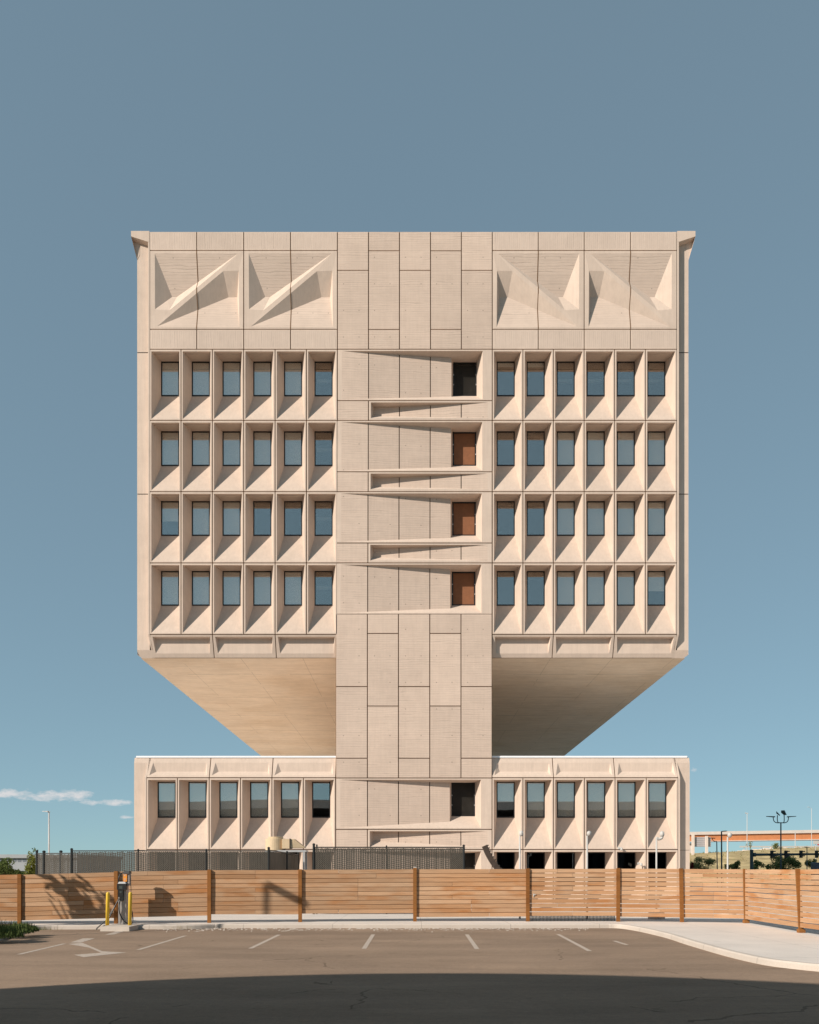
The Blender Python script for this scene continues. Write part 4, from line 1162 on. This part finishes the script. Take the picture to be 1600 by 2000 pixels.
lamp_post('street_lamp', 'tall dark lamp post with four heads on curved arms above the mast', 1525.5, 1607, 95,
          [([(0, 0, 0), (-.5, 0, 0), (-.8, 0, .2), (-.9, 0, .65)], ((-.75, 0, .62), (-.95, -.1, .08), .35, .12)),
           ([(0, 0, 0), (.5, 0, 0), (.8, 0, .2), (.9, 0, .65)], ((.75, 0, .62), (.95, -.1, .08), .35, .12)),
           ([(0, 0, 0), (-.35, -.1, .02), (-.52, -.25, .3), (-.53, -.3, .85)], ((-.66, -.3, 1.05), (.34, -.16, -.30), .50, .26)),
           ([(0, 0, 0), (.35, .1, .02), (.50, .25, .3), (.51, .3, .98)], ((.36, .3, 1.2), (.36, .16, -.28), .50, .26))], .10)
lamp_post('street_lamp', 'dark straight lamp post with one short arm beside the white pole', 1410, 1624, 70,
          [([(0, 0, 0), (.42, 0, .03)], ((.2, 0, .0), (.28, 0, .02), .2, .06))], .075, lean=-.02)
lamp_post('street_lamp', 'slightly leaning dark lamp post with a hooked arm beside the sign panel', 1402, 1643.5, 88,
          [([(0, 0, 0), (-.2, 0, .0), (-.42, 0, .12), (-.48, 0, .32)], ((-.2, 0, .30), (-.72, 0, .06), .3, .08))], .07, lean=-.1)
lamp_post('street_lamp', 'short dark lamp post with a cross head near the right edge', 1576.5, 1655, 92,
          [([(-.28, 0, 0), (.28, 0, 0)], ((-.3, 0, 0), (.2, 0, 0), .2, .06))], .06)
lamp_post('highway_mast', 'very tall thin white mast with tiny lights crossing the orange girder', 1459.5, 1587, 228, [([(-.4, 0, -.3), (.4, 0, -.3)], ((-.5, 0, -.3), (.25, 0, 0), .3, .3))], .12, 'white', 'white highway masts')
lamp_post('highway_mast', 'very tall thin white mast with an arm near the picture edge', 1585.5, 1579, 236, [([(0, 0, 0), (-.9, 0, .4)], ((-.8, 0, .35), (-.5, 0, 0), .3, .12))], .09, 'white', 'white highway masts')
lamp_post('highway_mast', 'thin white mast ending at the girder top right of the four headed lamp', 1553.5, 1625, 226, [([(-.2, 0, 0), (.2, 0, 0)], None)], .12, 'white', 'white highway masts')
# the lamp whose head throws the slab shaped shade on the boards (it stands left of the picture)
sb = Vector((-5.13, 27.52, 1.54)) - Vector((1.36, 1, -.94)) * 7.0
lb = empty('street_lamp', (sb.x, sb.y, 0), 'tall grey lamp post at the lot edge whose slab head shades the cedar boards', 'lamp post', 'lamp posts beyond the fence')
mb = MB(); mb.tube([(sb.x, sb.y, -.06), (sb.x, sb.y, sb.z)], .06, M['galv'], 10); mb.build('pole', lb)
mb = MB(); u = Vector((.33, -.60, 0)); s = Vector((.80, .46, 0)).normalized() * .16; o = Vector((sb.x, sb.y, sb.z - .02)); t = Vector((0, 0, .10))
mb.hexa([o - s, o + u - s, o + u + s, o + s], [o - s + t, o + u - s + t, o + u + s + t, o + s + t], M['green_metal']); mb.build('lamp_head', lb)

# ================================================================== FAR RIGHT
# grassy embankment
mb = MB(); nx, ny = 60, 14; vs = []; fs = []
for j in range(ny):
    for i in range(nx):
        x = 30 + i * 3.2; f = j / (ny - 1); Yh = 118 + f * 70
        top = 5.9 + 1.0 * max(0, min(1, (x - 66) / 14)) - max(0, (60 - x)) * .12
        prof_ = min(1.0, f * 1.35); prof_ = prof_ * prof_ * (3 - 2 * prof_)
        z = -.1 + max(top, 0) * prof_ + mnoise.noise(Vector((x * .15, Yh * .15, 0))) * .35 * f
        vs.append((x, Yh, z))
for j in range(ny - 1):
    for i in range(nx - 1): fs.append((j * nx + i, j * nx + i + 1, (j + 1) * nx + i + 1, (j + 1) * nx + i))
mb.shared(vs, fs, M['grass'])
tag(mb.build('hill', smooth=True), kind='structure')
mb = MB()
for i in range(2600):
    x = R.uniform(45, 150); f = R.uniform(.05, .75); Yh = 118 + f * 70
    top = 5.9 + 1.0 * max(0, min(1, (x - 66) / 14)) - max(0, (60 - x)) * .12
    pr = min(1.0, f * 1.35); pr = pr * pr * (3 - 2 * pr); z0 = -.1 + max(top, 0) * pr
    s = R.uniform(.1, .3); a = Vector((R.gauss(0, .4), R.gauss(0, .4), 1)) * s * R.uniform(.6, 1.8)
    p = Vector((x, Yh, z0 - .05)); sd = Vector((s * .5, 0, 0))
    mb.face([p - sd, p + sd, p + a], R.choice((M['straw'], M['straw'], M['leaf_olive'])))
tag(mb.build('tall_grass'), 'dry tall grass over the embankment slope', 'grass', kind='stuff')
def hill_z(x, Yh):
    f = (Yh - 118) / 70; top = 5.9 + 1.0 * max(0, min(1, (x - 66) / 14)) - max(0, (60 - x)) * .12
    pr = min(1.0, f * 1.35); pr = pr * pr * (3 - 2 * pr); return -.1 + max(top, 0) * pr
shr = [(1369, 1690, 112, (2.2, 1.6, 1.35), 2400, 'leaf_olive', 'broad olive bush on the slope just right of the tower'),
       (1438, 1690, 118, (.8, .7, 1.0), 900, 'leaf_mid', 'small conical dark bush left of the black signal post'),
       (1428, 1692, 121, (1.0, .8, .8), 700, 'leaf_olive', 'low olive bush next to the small conical one'),
       (1482, 1691, 108, (.9, .8, .75), 900, 'leaf_mid', 'round dark bush right of the black signal post'),
       (1519, 1686, 112, (1.7, 1.2, 1.5), 1800, 'leaf_olive', 'large olive bush left of the four headed lamp foot'),
       (1542, 1687, 110, (1.9, 1.3, 1.4), 2200, 'leaf_mid', 'large dark bush right of the four headed lamp foot'),
       (1518, 1658, 175, (1.5, 1.2, 1.4), 900, 'leaf_lime', 'pale treetop at the crest behind the signal beam'),
       (1586, 1690, 112, (1.2, 1, 1.1), 1200, 'leaf_olive', 'olive bush near the right picture edge'),
       (1500, 1693, 110, (.25, .25, .6), 260, 'leaf_mid', 'narrow upright shrub between two round bushes'),
       (1465, 1650, 172, (.9, .6, 1.2), 120, 'leaf_olive', 'spindly twiggy tree at the crest under the white mast')]
for px, py, Y, rad, n, m_, lab in shr:
    c = at(px, py, Y); zb = min(hill_z(c.x, Y) if Y > 118 else -.06, c.z - .3)
    plant('bush' if Y < 150 else 'tree', lab, 'bush' if Y < 150 else 'tree', (c.x, Y, zb), rad, c.z - zb, n, .13, M[m_], 'bushes on the embankment', .05, 11)
c = at(1351.5, 1693, 88); plant('bush', 'red leaved bush peeking out from the tower corner', 'bush', (c.x, 88, -.06), (.42, .4, .55), c.z + .06, 700, .06, M['leaf_red'], 'bushes on the embankment', .03, 8)
# crash barrier and rubble wall on the crest
mb = MB()
x = 72.0
while x < 150:
    h_ = R.uniform(.35, .6); w_ = R.uniform(.5, 1.3); Yb = 181 + R.uniform(-.3, .3); z0 = hill_z(x, 181) - .2
    mb.hexa([(x, Yb, z0), (x + w_, Yb, z0), (x + w_, Yb + .6, z0), (x, Yb + .6, z0)], [(x + .08, Yb + .05, z0 + h_), (x + w_ - .1, Yb + .05, z0 + h_ * R.uniform(.8, 1.1)), (x + w_ - .1, Yb + .5, z0 + h_), (x + .08, Yb + .5, z0 + h_)], M['bridge_conc'])
    x += w_ + R.uniform(.0, .35)
tag(mb.build('stone_edging'), 'line of pale broken stones along the embankment crest', 'stone wall')
mb = MB(); z0 = hill_z(100, 184)
gr = empty('guard_rail', (100, 185, z0), 'pale metal guard rail running along the crest road', 'guard rail')
mb.box((74, 185, z0 + .45), (160, 185.06, z0 + .80), M['white']); mb.build('rail', gr)
mb = MB()
for k in range(21): mb.box((75 + k * 4, 185.06, z0 - .3), (75.12 + k * 4, 185.18, z0 + .8), M['galv'])
mb.build('rail_posts', gr)
# orange overpass
br = empty('overpass', (110, 240, 0), 'orange steel girder overpass with a pale parapet crossing behind at right', 'bridge')
Yb = 240.0
def bz(py): return EYE + (HY - py) * Yb / F
xa, xb = 30.0, 210.0
def deck(y0, y1, d0, d1, name, mat, n=16):
    mb = MB()
    for k in range(n):
        f0, f1 = k / n, (k + 1) / n
        X0, X1 = xa + (xb - xa) * f0, xa + (xb - xa) * f1
        s0, s1 = .95 * min(1, max(0, (X0 - 60) / 60)), .95 * min(1, max(0, (X1 - 60) / 60))
        mb.hexa([(X0, Yb + d0, bz(y1) + s0), (X1, Yb + d0, bz(y1) + s1), (X1, Yb + d1, bz(y1) + s1), (X0, Yb + d1, bz(y1) + s0)],
                [(X0, Yb + d0, bz(y0) + s0), (X1, Yb + d0, bz(y0) + s1), (X1, Yb + d1, bz(y0) + s1), (X0, Yb + d1, bz(y0) + s0)], mat)
    return mb.build(name, br)
deck(1627, 1633, .45, 10, 'parapet', M['bridge_conc']); deck(1633.05, 1646, .9, 1.5, 'girder', M['orange'])
deck(1645.2, 1646.6, .5, 1.9, 'girder_flange', M['bridge_conc']); deck(1633.05, 1646, 8.0, 8.6, 'girder', M['orange'])
for X in (81.6, 195.0):
    mb = MB(); mb.box((X - .9, Yb + 1.6, -.1), (X + .9, Yb + 8, bz(1646.7)), M['bridge_conc']); mb.build('pier', br)
# sign panel on two posts
sp = empty('highway_sign', (at(1372, 0, 165).x, 165, 0), 'blank grey back of a roadside sign panel on two pale posts', 'sign')
a, b = at(1357, 1654, 165), at(1389, 1635, 165)
mb = MB(); mb.box((a.x, 165, a.z), (b.x, 165.12, b.z), M['sign_back']); mb.build('panel', sp)
mb = MB()
for k in range(5):
    zc = a.z + (b.z - a.z) * (k + .5) / 5; mb.box((a.x + .05, 164.94, zc - .04), (b.x - .05, 164.997, zc + .04), M['galv'])
mb.build('stiffener', sp)
for px, y_ in ((1354, 1628), (1380.5, 1633)):
    p = at(px, y_, 164.7); mb = MB(); mb.box((p.x - .25, 164.55, hill_z(p.x, 164) - .3), (p.x + .25, 164.9, p.z), M['bridge_conc']); mb.build('sign_post', sp)
# signal mast
Y = 100.0
sm = empty('signal_mast', (at(1468, 0, Y).x, Y, 0), 'thick dark green signal mast with a horizontal beam of traffic lights', 'traffic light')
p = at(1468.3, 1662, Y); mb = MB(); mb.tube([(p.x, Y, -.06), (p.x, Y, p.z)], .20, M['green_metal'], 12); mb.lathe([(.23, 0), (.23, .1), (.1, .16)], p, M['green_metal'], 12); mb.build('mast', sm)
b0 = at(1468, 1669.5, Y); mb = MB(); mb.tube([(b0.x, Y, b0.z), (b0.x + 11.5, Y, b0.z + .10)], .16, M['green_metal'], 12, r2=.11); mb.build('beam', sm)
mb = MB(); mb.tube([(b0.x + .2, Y - .05, b0.z), (b0.x + .5, Y - .05, b0.z)], .24, M['green_metal'], 12); mb.build('collar', sm)
for px in (1508.5, 1536, 1565.5, 1596):
    c = at(px, 1668.5, Y - .32); mb = MB()
    mb.box((c.x - .17, c.y, c.z - .45), (c.x + .17, c.y + .2, c.z + .45), M['black_metal'])
    for k in (-1, 0, 1):
        zc = c.z + k * .28
        mb.hexa([(c.x - .12, c.y - .22, zc - .02), (c.x + .42, c.y - .12, zc + .02), (c.x + .12, c.y, zc - .02), (c.x - .12, c.y, zc - .02)],
                [(c.x - .12, c.y - .22, zc + .12), (c.x + .38, c.y - .12, zc + .13), (c.x + .12, c.y, zc + .12), (c.x - .12, c.y, zc + .12)], M['black_metal'])
    mb.build('signal_head', sm)
# little things at the right edge
c = at(1595, 1645.5, 140); sg_ = empty('road_sign', (c.x, 140, 0), 'small white road sign with a red mark at the right edge', 'sign')
mb = MB(); mb.box((c.x - .55, 139.95, c.z - .28), (c.x + .8, 140.0, c.z + .28), M['white']); mb.build('plate', sg_)
mb = MB(); mb.box((c.x + .1, 139.935, c.z - .5), (c.x + .7, 139.946, c.z - .3), plain('red_paint', (.5, .03, .03))); mb.build('red_plate', sg_)
mb = MB(); mb.tube([(c.x - .1, 140.08, hill_z(c.x, 140) - .3), (c.x - .1, 140.08, c.z + .2)], .06, M['galv'], 8); mb.build('sign_post', sg_)
c = at(1598, 1686, 62); bb = empty('utility_cabinet', (c.x, 62, -.06), 'dark blue roadside cabinet at the right edge beyond the fence', 'cabinet')
mb = MB(); mb.box((c.x - .25, 62, -.06), (c.x + .7, 62.6, c.z), M['blue_box']); mb.build('body', bb)
mb = MB(); mb.hexa([(c.x - .3, 61.94, c.z), (c.x + .75, 61.94, c.z), (c.x + .75, 62.66, c.z), (c.x - .3, 62.66, c.z)], [(c.x - .2, 62.0, c.z + .06), (c.x + .65, 62.0, c.z + .06), (c.x + .65, 62.6, c.z + .06), (c.x - .2, 62.6, c.z + .06)], M['blue_box']); mb.build('lid', bb)
mb = MB(); mb.box((c.x - .15, 61.985, .3), (c.x + .6, 61.998, c.z - .15), M['blue_box']); mb.build('door', bb)

# ================================================================== UNSEEN DECK ADDED OVER THE NEAR END OF THE LOT
# added out of view, edge bowed to cast the curved shade and pane reflections
h = 9.5; t = h / .94; rc = Vector((.62 - 1.36 * t, 1.05 - t, 0)); RR = 13.82
dk = empty('shade_deck', (rc.x, rc.y, 0), 'unseen grey deck added over the near lot, its bowed edge shaped to shade the asphalt', 'added deck')
YB = 2.0; hw = math.sqrt(RR * RR - (YB - rc.y) ** 2); a0 = math.atan2(YB - rc.y, hw)
edge = [(-70.0, YB)] + [(rc.x - RR * math.cos(a0 + (math.pi - 2 * a0) * k / 48), rc.y + RR * math.sin(a0 + (math.pi - 2 * a0) * k / 48)) for k in range(49)] + [(70.0, YB)]
mb = MB(); ring_ = edge + [(70.0, -42.0), (-70.0, -42.0)]; n_ = len(ring_)
mb.face([(x, y, h - .004) for x, y in ring_], M['grey_wall']); mb.face([(x, y, h - .9) for x, y in ring_], M['grey_wall'])
mb.build('slab', dk)
mb = MB()
for k in range(n_):
    (xa_, ya_), (xb_, yb_) = ring_[k], ring_[(k + 1) % n_]
    mb.face([(xa_, ya_, h - .9), (xb_, yb_, h - .9), (xb_, yb_, h), (xa_, ya_, h)], M['galv'])
mb.build('fascia', dk)
for x in range(-60, 61, 12):
    for y in (-2.5, -16, -30):
        if abs(x) < 1 and y > -5: continue
        mb = MB(); mb.box((x - .35, y - .35, -.06), (x + .35, y + .35, h - .9), M['grey_wall']); mb.build('column', dk)
mb = MB(); mb.box((-70, -42, -.06), (70, -41.5, h - .9), M['grey_wall']); mb.build('back_wall', dk)

# ================================================================== LIGHT, SKY, CAMERA
sun = bpy.data.lights.new('sun', 'SUN'); sun.energy = 4.4; sun.angle = math.radians(.5); sun.color = (1.0, .91, .80)
so = bpy.data.objects.new('sun', sun); COL.objects.link(so); so.rotation_euler = SUN.to_track_quat('-Z', 'Y').to_euler(); so.location = (-60, -40, 60)
world = bpy.data.worlds.new('World'); scene.world = world; world.use_nodes = True
nt = world.node_tree; nt.nodes.clear()
out = nt.nodes.new('ShaderNodeOutputWorld'); bg = nt.nodes.new('ShaderNodeBackground')
sky = nt.nodes.new('ShaderNodeTexSky'); sky.sky_type = 'NISHITA'; sky.sun_disc = False
to = -SUN
sky.sun_elevation = math.asin(to.z); sky.sun_rotation = math.atan2(to.x, to.y)
sky.air_density = 0.6; sky.dust_density = 0.0; sky.ozone_density = 1.5; sky.altitude = 0
sc_ = nt.nodes.new('ShaderNodeSeparateColor'); L(nt, sky.outputs[0], sc_.inputs[0])      # evens out the sky as the photograph's grading does
cc_ = nt.nodes.new('ShaderNodeCombineColor')
for k_, (g_, m_) in enumerate(((0.30, 1.64), (0.35, 2.14), (0.37, 2.17))):
    L(nt, math_(nt, 'MULTIPLY', math_(nt, 'POWER', sc_.outputs[k_], g_), m_), cc_.inputs[k_])
SKYC = cc_.outputs[0]
# a few low clouds near the horizon
tc = nt.nodes.new('ShaderNodeTexCoord'); d = tc.outputs['Generated']
sep = N(nt, 'ShaderNodeSeparateXYZ'); L(nt, d, sep.inputs[0])
az = math_(nt, 'DIVIDE', sep.outputs['X'], sep.outputs['Y']); el = math_(nt, 'DIVIDE', sep.outputs['Z'], sep.outputs['Y'])
def blob(caz, cel, ra, re):
    a_ = math_(nt, 'DIVIDE', math_(nt, 'SUBTRACT', az, caz), ra); e_ = math_(nt, 'DIVIDE', math_(nt, 'SUBTRACT', el, cel), re)
    return math_(nt, 'SUBTRACT', 1.0, math_(nt, 'ADD', math_(nt, 'MULTIPLY', a_, a_), math_(nt, 'MULTIPLY', e_, e_)))
def pxaz(px): return (px - VX) / F
def pyel(py): return (HY - py) / F
bl = None
for px, py, rx, ry in ((28, 1552, 62, 12), (125, 1556, 72, 15), (200, 1568, 70, 7), (250, 1567, 40, 6), (248, 1596, 16, 4), (1354, 1503, 11, 7), (-120, 1560, 110, 14), (1720, 1560, 80, 12)):
    b_ = blob(pxaz(px), pyel(py), rx / F, ry / F)
    bl = b_ if bl is None else math_(nt, 'MAXIMUM', bl, b_)
mp = nt.nodes.new('ShaderNodeMapping'); mp.inputs['Scale'].default_value = (55, 55, 130); L(nt, d, mp.inputs['Vector'])
cn = N(nt, 'ShaderNodeTexNoise'); cn.inputs['Scale'].default_value = 1.0; cn.inputs['Detail'].default_value = 6; cn.inputs['Roughness'].default_value = .6; L(nt, mp.outputs[0], cn.inputs['Vector'])
cl = math_(nt, 'ADD', bl, math_(nt, 'MULTIPLY', math_(nt, 'SUBTRACT', cn.outputs['Fac'], .55), 3.4))
cl = maprange(nt, cl, 0.15, 1.05, 0, .85)
front = math_(nt, 'GREATER_THAN', sep.outputs['Y'], 0.05)
cl = math_(nt, 'MULTIPLY', cl, front)
mixn = mixc(nt, cl, SKYC, (5.9, 5.7, 5.7))
L(nt, mixn, bg.inputs['Color']); bg.inputs['Strength'].default_value = 0.10
L(nt, bg.outputs[0], out.inputs[0])

cam = bpy.data.cameras.new('camera'); co = bpy.data.objects.new('camera', cam); COL.objects.link(co)
co.location = (0, 0, EYE); co.rotation_euler = (math.radians(90), 0, 0)
cam.sensor_fit = 'HORIZONTAL'; cam.sensor_width = 36.0; cam.lens = 36.0
cam.shift_x = (800 - VX) / 1600.0; cam.shift_y = (HY - 1000) / 1600.0
cam.clip_end = 6000
scene.camera = co
scene.view_settings.view_transform = 'Standard'; scene.view_settings.look = 'None'
scene.view_settings.exposure = 0.35; scene.view_settings.gamma = 1.0
scene.render.resolution_x = 819; scene.render.resolution_y = 1024
scene.render.engine = 'CYCLES'
try:
    scene.cycles.max_bounces = 10; scene.cycles.diffuse_bounces = 7; scene.cycles.transparent_max_bounces = 12; scene.cycles.use_denoising = True
except Exception: pass
